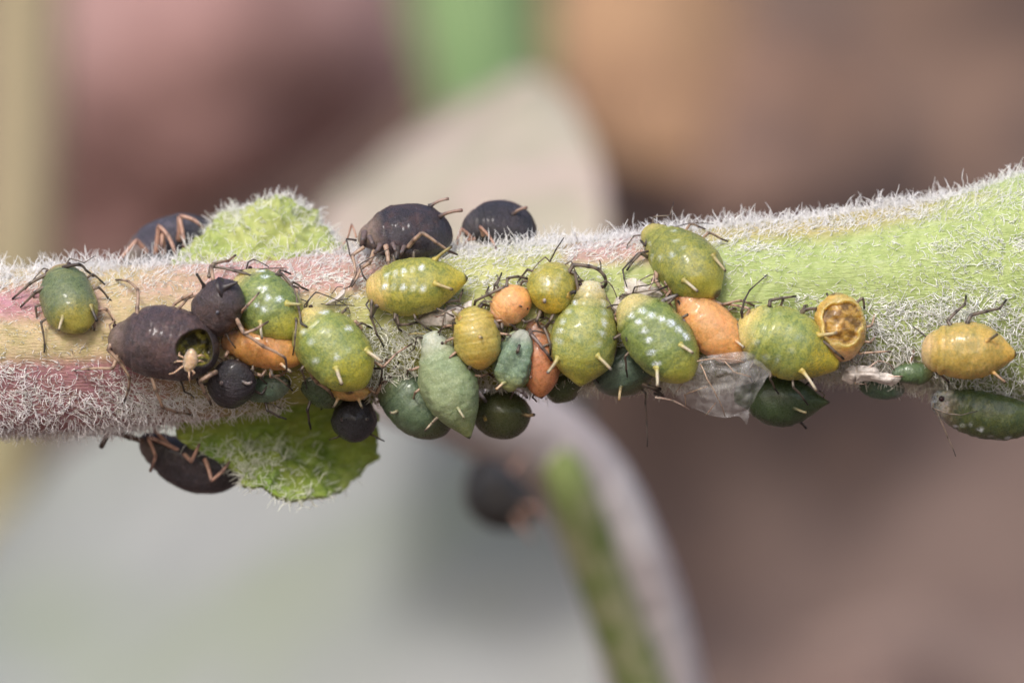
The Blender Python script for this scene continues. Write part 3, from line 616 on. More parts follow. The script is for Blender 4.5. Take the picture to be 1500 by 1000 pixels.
limb(A, [(162, 486), (160, 476), (168, 470), (156, 452)], 'antenna', (0.018, 0.010), TAN); limb(A, [(232, 462, -1.35), (250, 464, -1.6), (236, 452, -1.55), (275, 460, -1.45)], 'antenna', (0.014, 0.008), BLK)
# --- small black aphid above it
A = mk((292, 486, -1.28), (347, 413, -1.62), 72, ((60, 50, 52), (62, 50, 52), (52, 44, 50), (86, 64, 60)), 'small blackish aphid leaning on the green spotted one, pointed tail up right', mat='black', shape='round', hv=0.7, tip=(60, 52, 56))
cornicle(A, 327, 420, 348, 413, ((62, 54, 58), (50, 44, 48)), (0.15, 0.02), 0.02, False, 'tail'); cornicle(A, 291, 412, 288, 401, BLK, (0.04, 0.03)); knob(A, 317, 458, 0.035, ((150, 150, 165), (60, 60, 70)))
limb(A, [(312, 410), (309, 392), (312, 387), (335, 382), (345, 374)], cols=TAN); limb(A, [(306, 405), (308, 390, -1.1), (345, 397, -1.2), (376, 407, -1.35)], cols=DRK)
limb(A, [(343, 462), (352, 478, -1.75), (357, 488, -1.82), (385, 507, -1.8), (418, 524, -1.72), (420, 541, -1.66)], cols=TAN, r=(0.046, 0.02)); limb(A, [(345, 468), (357, 489, -1.85), (375, 482, -1.84), (393, 471, -1.72)], cols=TAN)
limb(A, [(350, 460), (362, 448, -1.78), (380, 428, -1.72)], 'leg', (0.034, 0.018), TAN); limb(A, [(282, 430), (268, 437), (255, 446), (244, 462, -1.6)], cols=TAN); limb(A, [(330, 486), (335, 497, -1.6), (345, 510, -1.55)], cols=BLK, r=(0.02, 0.012))
# --- green aphid with white wax spots
A = mk((350, 402, -0.98), (432, 494, -1.36), 90, GW, 'dark green aphid with two rows of white spots between black and yellow green ones', wax=1.0, waxf=0.8, waxs=1.05, waxn=6, waxend=0.6, shape='oval', tipf=0.2)
auto_eyes(A); cornicle(A, 424, 447, 441, 446, ((190, 190, 90), (130, 120, 60)), (0.065, 0.03)); cornicle(A, 382, 474, 384, 496, PALE)
limb(A, [(398, 415), (404, 404), (412, 401), (428, 420), (436, 446, -1.45), (441, 474, -1.62), (450, 479, -1.66)], cols=DRK); limb(A, [(420, 430), (424, 421), (430, 420), (437, 422)], cols=DRK); limb(A, [(430, 462), (434, 470, -1.6), (432, 495, -1.66), (429, 520, -1.6)], cols=DRK, r=(0.03, 0.014)); limb(A, [(366, 402), (352, 398), (340, 397), (358, 396), (420, 393)], 'antenna', (0.022, 0.010), DRK)
# --- orange one lying across
A = mk((324, 496, -1.14), (446, 526, -1.28), 58, ((168, 118, 76), (200, 138, 62), (206, 142, 58), (180, 116, 48)), 'orange brown aphid lying under the green spotted one', mat='amber', shape='slim', tipf=0.1, seg=0.012)
cornicle(A, 413, 534, 427, 545, PALE, (0.04, 0.03)); limb(A, [(372, 538), (366, 546), (384, 550), (393, 536), (397, 521), (402, 516)], cols=TAN); limb(A, [(398, 538), (396, 552), (410, 550), (424, 540)], cols=TAN); limb(A, [(335, 512), (330, 522), (340, 532)], cols=TAN); limb(A, [(355, 535), (350, 545), (368, 550)], cols=TAN)
# --- black wrinkled, seen from behind
A = mk((331, 584, -0.72), (346, 533, -1.48), 68, BK2, 'small wrinkled black aphid seen from behind, two stubby tubes, under the orange one', mat='black', shape='round', dorsal=(0, -1, -0.9), seg=0.06, hd=0.95, hv=0.8, tip=(90, 84, 86), tipf=0.5)
knob(A, 322, 560, 0.042, ((170, 160, 160), (90, 80, 80))); cornicle(A, 358, 560, 369, 560, ((150, 140, 140), (80, 70, 70)), (0.045, 0.034)); auto_legs(A, [(-1, 0.35), (1, 0.35)], BLK)
# --- small teal
A = mk((356, 574, -0.62), (426, 560, -0.84), 44, ((80, 96, 88), (86, 108, 92), (96, 110, 92), (60, 80, 72)), 'small dull teal aphid tucked between the wrinkled black and orange ones', mat='dark', shape='oval', seg=0.03)
knob(A, 419, 556, 0.03, ((150, 160, 150), (60, 70, 66))); knob(A, 397, 566, 0.018, ((160, 170, 160), (80, 90, 86))); auto_legs(A, [(1, 0.4), (-1, 0.5)], BLK)
limb(A, [(375, 585), (392, 590), (412, 598)], cols=BLK, r=(0.016, 0.010))
# --- large yellow green
A = mk((436, 458, -1.22), (536, 566, -1.40), 98, ((190, 174, 110), (138, 146, 70), (172, 168, 54), (88, 112, 74)), 'plump yellow green aphid with faint wax spots, right of the orange brown one', wax=0.75, waxs=1.15, waxn=5, waxend=0.6, shape='oval', tipf=0.1, ru=0.6)
auto_eyes(A); cornicle(A, 494, 541, 501, 563, PALE, (0.062, 0.036)); cornicle(A, 538, 514, 560, 530, PALE, (0.062, 0.036))
limb(A, [(452, 540), (458, 552, -1.2), (464, 560, -1.1), (482, 572, -1.0), (488, 582, -0.9)], cols=TAN, r=(0.05, 0.026)); limb(A, [(520, 470), (530, 482, -1.2), (527, 488, -1.15)], cols=TAN); limb(A, [(548, 530, -1.1), (561, 538, -1.3), (580, 518, -1.25), (604, 503, -1.1)], cols=TAN, r=(0.03, 0.016)); limb(A, [(545, 540, -0.9), (560, 540, -1.2), (556, 565, -0.9)], cols=BLK, r=(0.026, 0.014)); limb(A, [(460, 475), (445, 448, -1.1), (450, 442, -1.1), (440, 438, -1.08)], 'antenna', (0.016, 0.01), BLK)
# --- amber rear end and black ball below it
A = mk((512, 562, -0.30), (512, 575, -1.02), 60, ((190, 150, 90), (206, 166, 92), (200, 156, 84), (186, 140, 66)), 'small translucent amber aphid seen from behind under the plump green one', mat='amber', shape='round', dorsal=(0, -0.2, -1), hd=0.5, hv=0.5, seg=0.03, tip=(80, 66, 50))
cornicle(A, 494, 586, 488, 596, PALE, (0.042, 0.024)); cornicle(A, 526, 586, 531, 597, PALE, (0.042, 0.024)); auto_legs(A, [(1, 0.4), (-1, 0.4)], TAN)
A = mk((521, 606, 0.20), (520, 616, -0.58), 66, ((40, 38, 42), (36, 35, 40), (34, 33, 38), (44, 42, 48)), 'round black aphid seen from behind, hanging below the amber one', mat='black', shape='round', dorsal=(0, -0.4, -1), hd=1.0, hv=1.0, tipf=0.2)
knob(A, 499, 613, 0.03, ((140, 130, 130), (80, 76, 76))); knob(A, 538, 612, 0.03, ((140, 130, 130), (80, 76, 76))); limb(A, [(500, 638), (492, 641, -0.3), (482, 644, -0.25)], cols=BLK, r=(0.022, 0.012)); limb(A, [(543, 636), (552, 641, -0.3), (563, 646, -0.25)], cols=BLK, r=(0.022, 0.012)); limb(A, [(550, 590), (560, 585, -0.3), (570, 588, -0.2)], cols=TAN, r=(0.03, 0.02))
# --- dark green behind
A = mk((440, 536, -0.62), (500, 592, -0.50), 54, DKG, 'dark green aphid half hidden beneath the plump yellow green one', mat='dark', shape='oval'); auto_legs(A, [(1, 0.5)], BLK)
limb(A, [(482, 578, -0.55), (478, 590, -0.45), (470, 600, -0.4)], cols=BLK, r=(0.02, 0.014))
# --- big black on the upper edge
A = mk((524, 352, -0.44), (664, 346, -0.22), 98, ((128, 108, 98), (44, 38, 48), (40, 34, 44), (82, 56, 56)), 'large glossy black aphid standing on the upper edge, left of the other black one', mat='black', shape='stout', dorsal=(0.08, -0.42, 1), hd=1.05, hv=0.45, hu=0.10, arch=0.0, wrinkle=0.012)
eye(A, 531, 362, 0.03); cornicle(A, 632, 298, 657, 291, ROSE, (0.042, 0.032), 0.0); cornicle(A, 645, 316, 677, 308, ROSE, (0.05, 0.038), 0.14)
limb(A, [(598, 362, -0.80), (606, 352, -0.92), (618, 341, -0.98), (640, 356, -0.95), (657, 368, -0.86), (670, 373, -0.80)], cols=TAN, r=(0.05, 0.02))
limb(A, [(533, 362, -0.75), (516, 374, -0.8), (521, 400, -0.95), (514, 418, -1.02)], cols=TAN); limb(A, [(548, 368, -0.8), (541, 385, -0.95), (530, 392, -0.95), (515, 420, -1.08)], cols=TAN, r=(0.05, 0.02)); limb(A, [(565, 360, -0.85), (569, 384, -0.98), (571, 394, -0.95)], cols=TAN, r=(0.055, 0.034)); limb(A, [(582, 362, -0.85), (580, 380, -0.98)], cols=BLK, r=(0.07, 0.05))
for cx, cy, dx, dy, cz, rr_ in ((534, 346, -5, 14, -0.70, 0.075), (541, 352, 9, 12, -0.84, 0.055), (557, 364, -9, 8, -0.90, 0.06), (575, 362, 8, 10, -0.95, 0.05), (592, 366, -8, 9, -0.92, 0.055)): limb(A, [(cx, cy-5, cz+0.12), (cx+dx*0.5, cy+dy*0.4, cz), (cx+dx, cy+dy, cz+0.05)], 'coxa', (rr_, rr_*0.55), ((108, 94, 92), (60, 52, 54)))
limb(A, [(522, 352, -0.62), (507, 350, -0.66), (512, 372, -0.75), (518, 386, -0.86)], 'antenna', (0.022, 0.012), BLK); limb(A, [(522, 348, -0.3), (515, 328, -0.2), (508, 352, -0.1), (484, 378, -0.1)], 'antenna', (0.022, 0.012), ROSE)
# --- second black on the upper edge
A = mk((676, 336, 0.35), (786, 340, 0.55), 92, BK2, 'smaller black aphid on the upper edge, right of the large one', mat='black', shape='oval', dorsal=(0.05, -0.25, 1), hd=1.0, hv=0.5, arch=0.0)
cornicle(A, 752, 312, 772, 304, ROSE, (0.045, 0.034), 0.1); limb(A, [(708, 345, 0.0), (703, 332, -0.12), (718, 348, -0.12), (728, 368, -0.30)], cols=ROSE); limb(A, [(690, 348, 0.05), (676, 335, -0.05), (670, 352, -0.05), (668, 366, -0.1)], cols=ROSE); limb(A, [(695, 350, 0.1), (684, 352, 0), (676, 364, 0)], cols=ROSE)
# --- yellow green striped
A = mk((536, 428, -1.16), (686, 408, -1.24), 84, ((190, 164, 100), (156, 152, 62), (184, 170, 52), (84, 104, 56)), 'yellow green aphid with white side spots and black tail tip below large black one', wax=0.95, waxs=1.0, waxn=6, waxend=0.52, waxrows=(-0.62, 0.30), dorsal=(0, -1, 0.30), shape='lemon', hu=0.10)
cornicle(A, 640, 373, 662, 361, ((176, 166, 60), (60, 50, 40)), (0.05, 0.03)); cornicle(A, 640, 416, 663, 424, ((190, 170, 80), (70, 56, 44)), (0.06, 0.032))
limb(A, [(546, 434), (544, 446), (543, 464), (552, 490), (562, 508)], cols=DRK, r=(0.036, 0.014)); limb(A, [(562, 444), (551, 448), (545, 462)], cols=DRK, r=(0.05, 0.03)); limb(A, [(575, 448), (580, 462), (584, 476), (600, 475), (612, 472)], cols=DRK, r=(0.044, 0.02)); limb(A, [(610, 446), (632, 452), (652, 442), (672, 440), (678, 425)], cols=DRK); limb(A, [(640, 430), (650, 444), (652, 438)], cols=BLK, r=(0.018, 0.012)); limb(A, [(622, 444), (640, 452, -1.4), (665, 464, -1.4)], cols=DRK, r=(0.026, 0.014))
# --- amber round
A = mk((690, 448, -1.24), (707, 542, -1.34), 68, ((176, 160, 74), (184, 164, 70), (202, 160, 56), (160, 146, 64)), 'smooth amber yellow round aphid left of the small orange one', mat='amber', shape='round', tipf=0.3)
knob(A, 705, 493, 0.032, ((200, 190, 140), (120, 110, 80))); cornicle(A, 672, 465, 663, 456, ((170, 160, 70), (120, 110, 60)), (0.05, 0.03), 0.0); limb(A, [(723, 470), (730, 480), (727, 525)], cols=DRK, r=(0.05, 0.035)); limb(A, [(670, 475), (663, 472), (664, 505), (672, 528)], cols=BLK, r=(0.018, 0.012)); limb(A, [(690, 535), (684, 545), (697, 562)], cols=DRK); limb(A, [(702, 452), (706, 446), (716, 448)], cols=BLK)
# --- small orange round
A = mk((724, 470, -1.14), (774, 424, -1.26), 54, ((214, 158, 120), (220, 164, 104), (224, 158, 78), (204, 138, 78)), 'small peach orange aphid between two round yellow ones', mat='amber', shape='round', tipf=0.7)
knob(A, 763, 448, 0.026, ((120, 90, 60), (60, 44, 34))); limb(A, [(745, 428), (742, 420), (743, 408), (758, 405), (775, 409)], cols=DRK, r=(0.034, 0.022)); limb(A, [(745, 424), (738, 421), (716, 431), (696, 441), (694, 452)], cols=DRK, r=(0.036, 0.022)); limb(A, [(724, 426), (724, 418), (730, 410), (728, 403)], cols=DRK, r=(0.024, 0.014)); limb(A, [(735, 470), (735, 482), (732, 500)], cols=DRK); limb(A, [(770, 432), (772, 452), (758, 466), (750, 484)], cols=BLK, r=(0.034, 0.02))
# --- yellow green round
A = mk((816, 386, -1.00), (804, 460, -1.30), 70, ((160, 150, 74), (164, 152, 58), (196, 166, 44), (106, 118, 62)), 'round olive yellow aphid with upright antenna, right of the small orange one', shape='round', tipf=0.3, wax=0.25)
knob(A, 797, 442, 0.04, ((190, 176, 160), (90, 80, 70))); cornicle(A, 834, 432, 843, 428, BLK, (0.05, 0.045)); limb(A, [(806, 392), (805, 384, -0.95), (814, 366, -1.0), (826, 348, -1.05)], 'antenna', (0.022, 0.010), BLK)
limb(A, [(832, 400), (840, 388), (862, 390), (876, 394), (886, 405), (888, 415), (881, 428)], cols=DRK, r=(0.04, 0.026)); limb(A, [(834, 398), (842, 400), (847, 432), (838, 445)], cols=DRK, r=(0.036, 0.022)); limb(A, [(880, 396, -1.12), (880, 386, -1.1), (878, 381, -1.1)], cols=BLK, r=(0.014, 0.01)); limb(A, [(792, 455), (786, 470), (790, 482)], cols=DRK); limb(A, [(812, 456), (806, 470), (798, 484)], cols=DRK)
# --- chalky pointed one
A = mk((629, 486, -1.22), (688, 643, -0.92), 82, ((150, 156, 136), (128, 144, 106), (124, 136, 82), (100, 120, 84)), 'long pale chalky green aphid with pointed tail hanging over the lower edge', mat='chalk', shape='kite', dorsal=(-0.1, -1, 0.05), seg=0.016, fold=0.006, bend=0.02, wrinkle=0.014, ridge=0.010, waxhead=0.22, tipf=0.8)
eye(A, 649, 500, 0.026); cornicle(A, 672, 598, 680, 612, ((180, 180, 130), (120, 116, 84)), (0.045, 0.028)); limb(A, [(676, 545), (688, 553, -1.1), (698, 572, -1.1), (712, 588, -0.95)], cols=((130, 124, 126), (50, 44, 44)), r=(0.05, 0.032)); limb(A, [(672, 525), (684, 535), (696, 560)], cols=TAN); limb(A, [(642, 610), (634, 618, -0.95), (622, 631, -0.85)], cols=((190, 180, 160), (90, 80, 70)), r=(0.03, 0.02)); limb(A, [(626, 490), (612, 488, -1.2), (598, 490, -1.15)], 'antenna', (0.022, 0.014), ((170, 160, 110), (120, 110, 80)))
# --- dark behind it
A = mk((560, 546, -0.52), (656, 634, -0.36), 88, ((108, 120, 82), (82, 102, 76), (70, 84, 44), (56, 80, 66)), 'dark blue green aphid half hidden behind the pale chalky one', mat='dark', shape='oval', dorsal=(-0.2, -1, -0.3))
cornicle(A, 580, 600, 571, 604, ((200, 196, 150), (60, 54, 44)), (0.04, 0.03)); limb(A, [(568, 548), (562, 536), (568, 520)], cols=TAN); limb(A, [(580, 548), (576, 540), (584, 530)], cols=BLK, r=(0.03, 0.02))
# --- shrivelled teal
A = mk((766, 482, -1.20), (744, 574, -1.10), 60, ((140, 146, 140), (104, 128, 102), (150, 160, 96), (62, 88, 84)), 'small shrivelled grey green aphid between the amber one and the red one', mat='chalk', shape='slim', ridge=0.030, seg=0.0, wrinkle=0.02, tipf=0.2)
auto_legs(A, [(-1, 0.3), (1, 0.25)], DRK); limb(A, [(752, 566), (765, 574, -1.15), (772, 582, -0.95)], cols=((150, 140, 140), (60, 54, 54)), r=(0.04, 0.026)); cornicle(A, 738, 562, 727, 570, ((214, 180, 130), (150, 120, 80)), (0.045, 0.03), 0.0); limb(A, [(755, 520), (758, 515, -1.5), (761, 505, -1.48)], cols=DRK, r=(0.026, 0.03))
# --- red orange
A = mk((783, 468, -1.04), (794, 584, -0.98), 56, ((164, 122, 100), (192, 126, 84), (196, 120, 70), (172, 104, 66)), 'reddish orange aphid with dark legs across it, tail over the lower edge', mat='amber', shape='slim')
limb(A, [(775, 482), (778, 490, -1.35), (795, 510, -1.42), (808, 528, -1.34)], cols=((120, 104, 100), (50, 42, 42)), r=(0.044, 0.026)); limb(A, [(790, 478), (797, 480, -1.35), (806, 505, -1.4), (806, 520, -1.35)], cols=DRK); knob(A, 776, 552, 0.03, ((190, 150, 120), (110, 84, 70))); limb(A, [(783, 575), (780, 582, -1.0), (786, 588, -0.9)], cols=BLK, r=(0.02, 0.014)); limb(A, [(796, 470), (792, 455), (798, 448)], cols=DRK)
# --- dark green rear
A = mk((730, 590, 0.30), (738, 604, -0.62), 86, ((60, 70, 36), (64, 72, 34), (60, 66, 32), (44, 54, 32)), 'dark olive aphid seen from behind, hanging below the red orange one', mat='dark', shape='round', dorsal=(0, -0.5, -1), hd=0.95, hv=0.7, tipf=0.0)
knob(A, 710, 613, 0.045, ((196, 160, 60), (150, 130, 70))); cornicle(A, 766, 606, 783, 607, ((190, 150, 70), (70, 56, 40)), (0.045, 0.034), 0.0)
# --- big yellow green in the middle
A = mk((867, 410, -1.14), (849, 566, -1.20), 96, ((176, 162, 108), (150, 152, 78), (170, 166, 58), (98, 120, 80)), 'big yellow green aphid in the middle, wax spots in rows, head up', wax=0.8, waxf=0.4, waxs=1.2, waxn=6, waxend=0.55, shape='pear', waxhead=0.35, hu=0.14, tipf=0.4)
auto_eyes(A, 0.03); cornicle(A, 818, 526, 802, 546, ((190, 176, 120), (110, 104, 100)), (0.055, 0.034)); cornicle(A, 877, 523, 895, 541, ((190, 176, 120), (110, 104, 100)), (0.055, 0.034))
limb(A, [(875, 418), (882, 426, -1.2), (894, 448, -1.2), (906, 462, -1.25), (914, 480, -1.45), (918, 500, -1.6)], cols=DRK, r=(0.03, 0.016)); limb(A, [(868, 555), (872, 556, -0.9), (878, 562, -0.8)], cols=BLK, r=(0.024, 0.014)); limb(A, [(888, 505), (902, 508, -1.0), (898, 525, -1.0), (888, 540, -0.9)], cols=((140, 130, 130), (60, 54, 54)), r=(0.04, 0.026))
# --- dark sliver
A = mk((806, 540, -0.30), (842, 584, -0.36), 60, ((60, 72, 34), (62, 76, 32), (70, 78, 34), (40, 54, 28)), 'dark olive aphid peeping out between the red orange and the big middle one', mat='dark', shape='round', dorsal=(0, -1, -0.5)); limb(A, [(828, 570), (812, 578, -0.5), (811, 582, -0.4)], cols=BLK, r=(0.02, 0.014))
# --- dark teal
A = mk((896, 498, -0.66), (930, 578, -0.52), 90, ((84, 92, 72), (74, 94, 80), (84, 90, 44), (50, 68, 62)), 'dark teal aphid in shade between the middle and the white spotted one', mat='dark', shape='oval', dorsal=(0, -1, -0.25))
cornicle(A, 909, 568, 907, 586, ((206, 180, 110), (120, 96, 60)), (0.042, 0.03), 0.05); limb(A, [(940, 570), (946, 576, -0.7), (945, 590, -0.65), (947, 620, -0.6), (948, 654, -0.6)], 'antenna', (0.020, 0.010), BLK); limb(A, [(940, 562), (962, 572, -0.75), (972, 580, -0.7), (958, 576, -0.7)], cols=BLK); limb(A, [(930, 545), (936, 530, -1.0), (934, 512, -1.05)], cols=((140, 130, 130), (60, 54, 54))); limb(A, [(925, 555), (950, 566, -0.9), (968, 570, -0.85)], cols=DRK, r=(0.05, 0.03))
# --- green with white spots, right of middle
A = mk((914, 436, -1.22), (1012, 556, -1.44), 92, GW, 'green aphid with bold white spots in two rows beside the bright orange one', wax=1.0, waxf=0.85, waxs=1.15, waxn=7, waxend=0.66, waxrows=(-0.40, 0.52), shape='oval', hu=0.10, tipf=0.0, ru=0.7)
cornicle(A, 998, 504, 1015, 517, PALE, (0.056, 0.034)); cornicle(A, 962, 540, 963, 566, PALE, (0.056, 0.034)); limb(A, [(965, 450), (972, 440, -1.3), (993, 432, -1.3)], cols=((130, 124, 120), (60, 54, 50)), r=(0.045, 0.035)); limb(A, [(1000, 470), (1004, 478, -1.3), (1018, 494, -1.3)], cols=((130, 116, 124), (60, 54, 54)), r=(0.05, 0.034)); limb(A, [(925, 440), (908, 434, -1.15), (915, 432, -1.2), (965, 424, -1.3), (978, 418, -1.25)], 'antenna', (0.024, 0.012), DRK); limb(A, [(912, 452), (900, 462, -1.2), (913, 492, -1.3)], cols=TAN)
# --- upper green
A = mk((946, 336, -0.50), (1054, 433, -1.36), 92, ((168, 156, 88), (140, 140, 58), (152, 146, 50), (84, 100, 60)), 'olive green aphid highest on the stem face, above the bright orange one', wax=0.45, waxs=1.0, waxn=5, waxend=0.5, shape='pear', hu=0.05)
cornicle(A, 1044, 373, 1063, 397, ((200, 184, 120), (60, 50, 40)), (0.062, 0.026)); cornicle(A, 1000, 410, 1022, 427, PALE, (0.056, 0.03))
limb(A, [(950, 368), (934, 372), (920, 386), (912, 395), (914, 408)], cols=BLK, r=(0.026, 0.014)); limb(A, [(948, 376), (938, 371, -1.0), (926, 384, -1.0), (918, 396, -1.0)], cols=DRK); limb(A, [(962, 396), (960, 410), (966, 420), (982, 436)], cols=TAN, r=(0.05, 0.03)); limb(A, [(972, 404), (975, 415), (985, 436)], cols=TAN); limb(A, [(950, 345), (945, 360, -0.8), (938, 352, -0.8)], cols=BLK); limb(A, [(985, 334, -0.3), (1010, 327, -0.35), (1045, 328, -0.3)], 'antenna', (0.014, 0.008), BLK); limb(A, [(1046, 385), (1053, 388, -1.05), (1048, 402, -1.0)], cols=BLK, r=(0.02, 0.014))
# --- bright orange
A = mk((994, 426, -1.12), (1092, 530, -1.20), 70, ((188, 128, 94), (216, 156, 90), (222, 156, 68), (202, 138, 74)), 'bright orange aphid pointing up left beside the green one with bold white spots', mat='amber', shape='slim', hu=0.05, seg=0.012)
cornicle(A, 1080, 500, 1090, 509, PALE, (0.038, 0.026)); limb(A, [(1040, 440), (1058, 446, -1.25), (1085, 440, -1.2), (1105, 448, -1.15)], cols=TAN, r=(0.03, 0.02)); limb(A, [(1008, 465), (998, 450, -1.25), (993, 440, -1.3)], cols=DRK); limb(A, [(1075, 470), (1086, 488, -1.4), (1092, 508, -1.42)], cols=DRK, r=(0.03, 0.018)); limb(A, [(1010, 480), (1000, 474, -1.1), (1004, 500, -1.05)], cols=DRK)
# --- green yellow, right
A = mk((1078, 476, -1.18), (1232, 536, -1.18), 102, ((190, 172, 108), (146, 152, 74), (186, 168, 44), (88, 114, 74)), 'plump green and yellow aphid left of the hollow golden one', wax=0.4, waxs=1.2, waxn=5, waxend=0.5, shape='lemon', hu=0.08, ru=0.56)
cornicle(A, 1202, 491, 1226, 487, ((214, 196, 124), (120, 100, 80)), (0.054, 0.034), 0.12); cornicle(A, 1176, 542, 1196, 572, PALE, (0.055, 0.03)); limb(A, [(1088, 470), (1086, 458), (1090, 440), (1098, 425), (1124, 402)], 'antenna', (0.026, 0.010), BLK); limb(A, [(1128, 456), (1127, 448), (1128, 440), (1145, 437), (1166, 434)], cols=DRK, r=(0.040, 0.02)); limb(A, [(1172, 462), (1180, 453), (1195, 452), (1205, 460)], cols=DRK); limb(A, [(1200, 498), (1206, 500, -1.45), (1224, 516, -1.42), (1236, 526, -1.3)], cols=DRK); limb(A, [(1092, 468), (1098, 452), (1082, 448), (1060, 446)], cols=TAN, r=(0.03, 0.02)); limb(A, [(1180, 548), (1190, 556, -0.8), (1180, 564, -0.7)], cols=BLK)
# --- hollow golden
A = mk((1236, 530, -1.14), (1224, 428, -1.28), 74, ((206, 160, 110), (206, 164, 76), (198, 160, 70), (188, 140, 60)), 'hollow golden aphid skin with its back open, right of the plump green one', mat='amber', shape='oval', seg=0.0, fold=0.004, wrinkle=0.02, ragged=0.22, hole=(1234, 472, 29, 33, 0.075, (196, 150, 72), (136, 98, 46)), rim=0.010, rimc=(214, 194, 136), rimf=0.5, res=(120, 96), hd=0.75)
limb(A, [(1252, 445), (1264, 436, -1.3), (1266, 452, -1.2)], cols=DRK, r=(0.03, 0.02)); limb(A, [(1205, 450), (1195, 452, -1.2), (1200, 468, -1.2)], cols=DRK, r=(0.035, 0.025)); limb(A, [(1215, 440), (1211, 430, -1.25), (1214, 436, -1.2)], cols=BLK, r=(0.03, 0.012)); limb(A, [(1258, 518), (1280, 516, -1.2), (1305, 515, -1.2)], cols=TAN, r=(0.026, 0.018))
# --- dark green below
A = mk((1074, 578, -0.30), (1216, 590, -0.44), 78, ((52, 70, 38), (48, 66, 34), (54, 70, 34), (38, 56, 34)), 'dark green aphid hanging at the lower edge, behind the clear shed skin', mat='dark', shape='spindle', dorsal=(0, -1, -0.5), wrinkle=0.004)
cornicle(A, 1164, 597, 1181, 604, ((196, 186, 120), (150, 140, 100)), (0.04, 0.026)); limb(A, [(1168, 612), (1172, 618, -0.3), (1181, 627, -0.25)], cols=BLK, r=(0.03, 0.024)); limb(A, [(1205, 585), (1208, 578, -0.5), (1200, 572, -0.5)], cols=DRK, r=(0.02, 0.014))
# --- amber on the right
A = mk((1349, 514, -1.42), (1490, 518, -1.52), 82, ((194, 166, 118), (194, 162, 74), (208, 166, 58), (146, 140, 74)), 'amber yellow aphid alone at the right with two dark legs raised', mat='amber', shape='lemon', hu=0.04, dorsal=(0, -1, 0.1), tuck=0)
cornicle(A, 1446, 500, 1461, 489, ((110, 96, 60), (56, 46, 36)), (0.042, 0.032)); cornicle(A, 1455, 546, 1473, 560, ((170, 130, 80), (70, 56, 44)), (0.045, 0.03))
limb(A, [(1398, 486), (1393, 478), (1388, 470), (1400, 457), (1413, 446), (1415, 433)], cols=DRK, r=(0.04, 0.02)); limb(A, [(1417, 482), (1417, 472), (1422, 462), (1445, 456), (1464, 452), (1474, 439)], cols=DRK, r=(0.044, 0.02)); limb(A, [(1362, 505), (1360, 502), (1370, 494), (1378, 486)], 'antenna', (0.022, 0.01), BLK); limb(A, [(1362, 498, -1.4), (1350, 488, -1.38), (1337, 478, -1.3)], 'antenna', (0.022, 0.01), BLK); limb(A, [(1362, 530), (1372, 545, -1.4), (1390, 560, -1.2)], cols=DRK, r=(0.034, 0.02))
# --- dark with visible head, bottom right
A = mk((1364, 584, -0.52), (1540, 618, -0.50), 82, ((112, 104, 88), (82, 92, 50), (70, 82, 40), (48, 68, 54)), 'dark green aphid with a visible eye at the bottom right, clinging upside down', shape='lemon', dorsal=(0, -0.55, -1), wax=0.9, waxs=1.0, waxn=8, waxend=0.62, waxrows=(-0.1, 0.72), waxhead=0.35, hu=0.14, seg=0.03, fold=0.02, wrinkle=0.016, tuck=0, frons=1)
eye(A, 1377, 583, 0.046); limb(A, [(1367, 590), (1366, 598, -1.0), (1388, 606, -1.08), (1408, 608, -1.1), (1432, 602, -1.12)], 'antenna', (0.018, 0.009), DRK); limb(A, [(1370, 598), (1376, 612, -0.7), (1388, 640, -0.68), (1400, 668, -0.66)], 'antenna', (0.022, 0.008), ((120, 104, 92), (50, 42, 40)))
# --- two small dark ones below the hollow skin
A = mk((1326, 572, -0.20), (1256, 562, -0.16), 36, ((110, 124, 124), (70, 96, 78), (60, 80, 62), (50, 76, 70)), 'small dark bluish aphid below the pinkish shed skin', mat='dark', shape='oval', dorsal=(0, -1, -0.4)); auto_legs(A, [(1, 0.3)], TAN)
A = mk((1306, 546, -0.82), (1368, 548, -0.78), 32, ((90, 110, 90), (74, 98, 62), (96, 90, 40), (50, 76, 54)), 'small dark green aphid nearly buried in wool left of the amber one', mat='dark', shape='slim', dorsal=(0, -1, -0.2)); auto_legs(A, [(-1, 0.4)], TAN)
# --- blurred black ones: under the stem, above the stem, far behind
A = mk((205, 640, 0.75), (356, 700, 0.85), 98, ((96, 80, 74), (46, 40, 46), (40, 35, 40), (70, 58, 60)), 'black aphid upside down under the stem, left of the folded leaf', mat='black', shape='oval', dorsal=(-0.25, -0.1, -1), hd=0.85, hv=0.55, wrinkle=0.012)
for pts in ([(262, 660, 0.40), (232, 645, 0.25), (216, 640, 0.2), (228, 668, 0.3), (220, 690, 0.4)], [(270, 665, 0.35), (280, 676, 0.2), (292, 650, 0.15)], [(300, 672, 0.35), (310, 704, 0.2), (326, 690, 0.15), (336, 676, 0.2)], [(250, 655, 0.4), (226, 630, 0.25), (222, 604, 0.1)]): limb(A, [P_ for P_ in pts], cols=ROSE, r=(0.045, 0.03))
limb(A, [(215, 648, 0.6), (190, 640, 0.55), (160, 632, 0.5), (148, 655, 0.5)], 'antenna', (0.06, 0.05), ((110, 92, 80), (80, 66, 60)))
A = mk((182, 388, 0.85), (312, 330, 1.35), 96, ((130, 112, 104), (58, 54, 66), (44, 40, 48), (88, 84, 98)), 'blurred black aphid on the upper edge at the left, beside the upper young leaf', mat='black', shape='oval', dorsal=(-0.45, -0.2, 1), hd=0.75, hv=0.6, wrinkle=0.012)
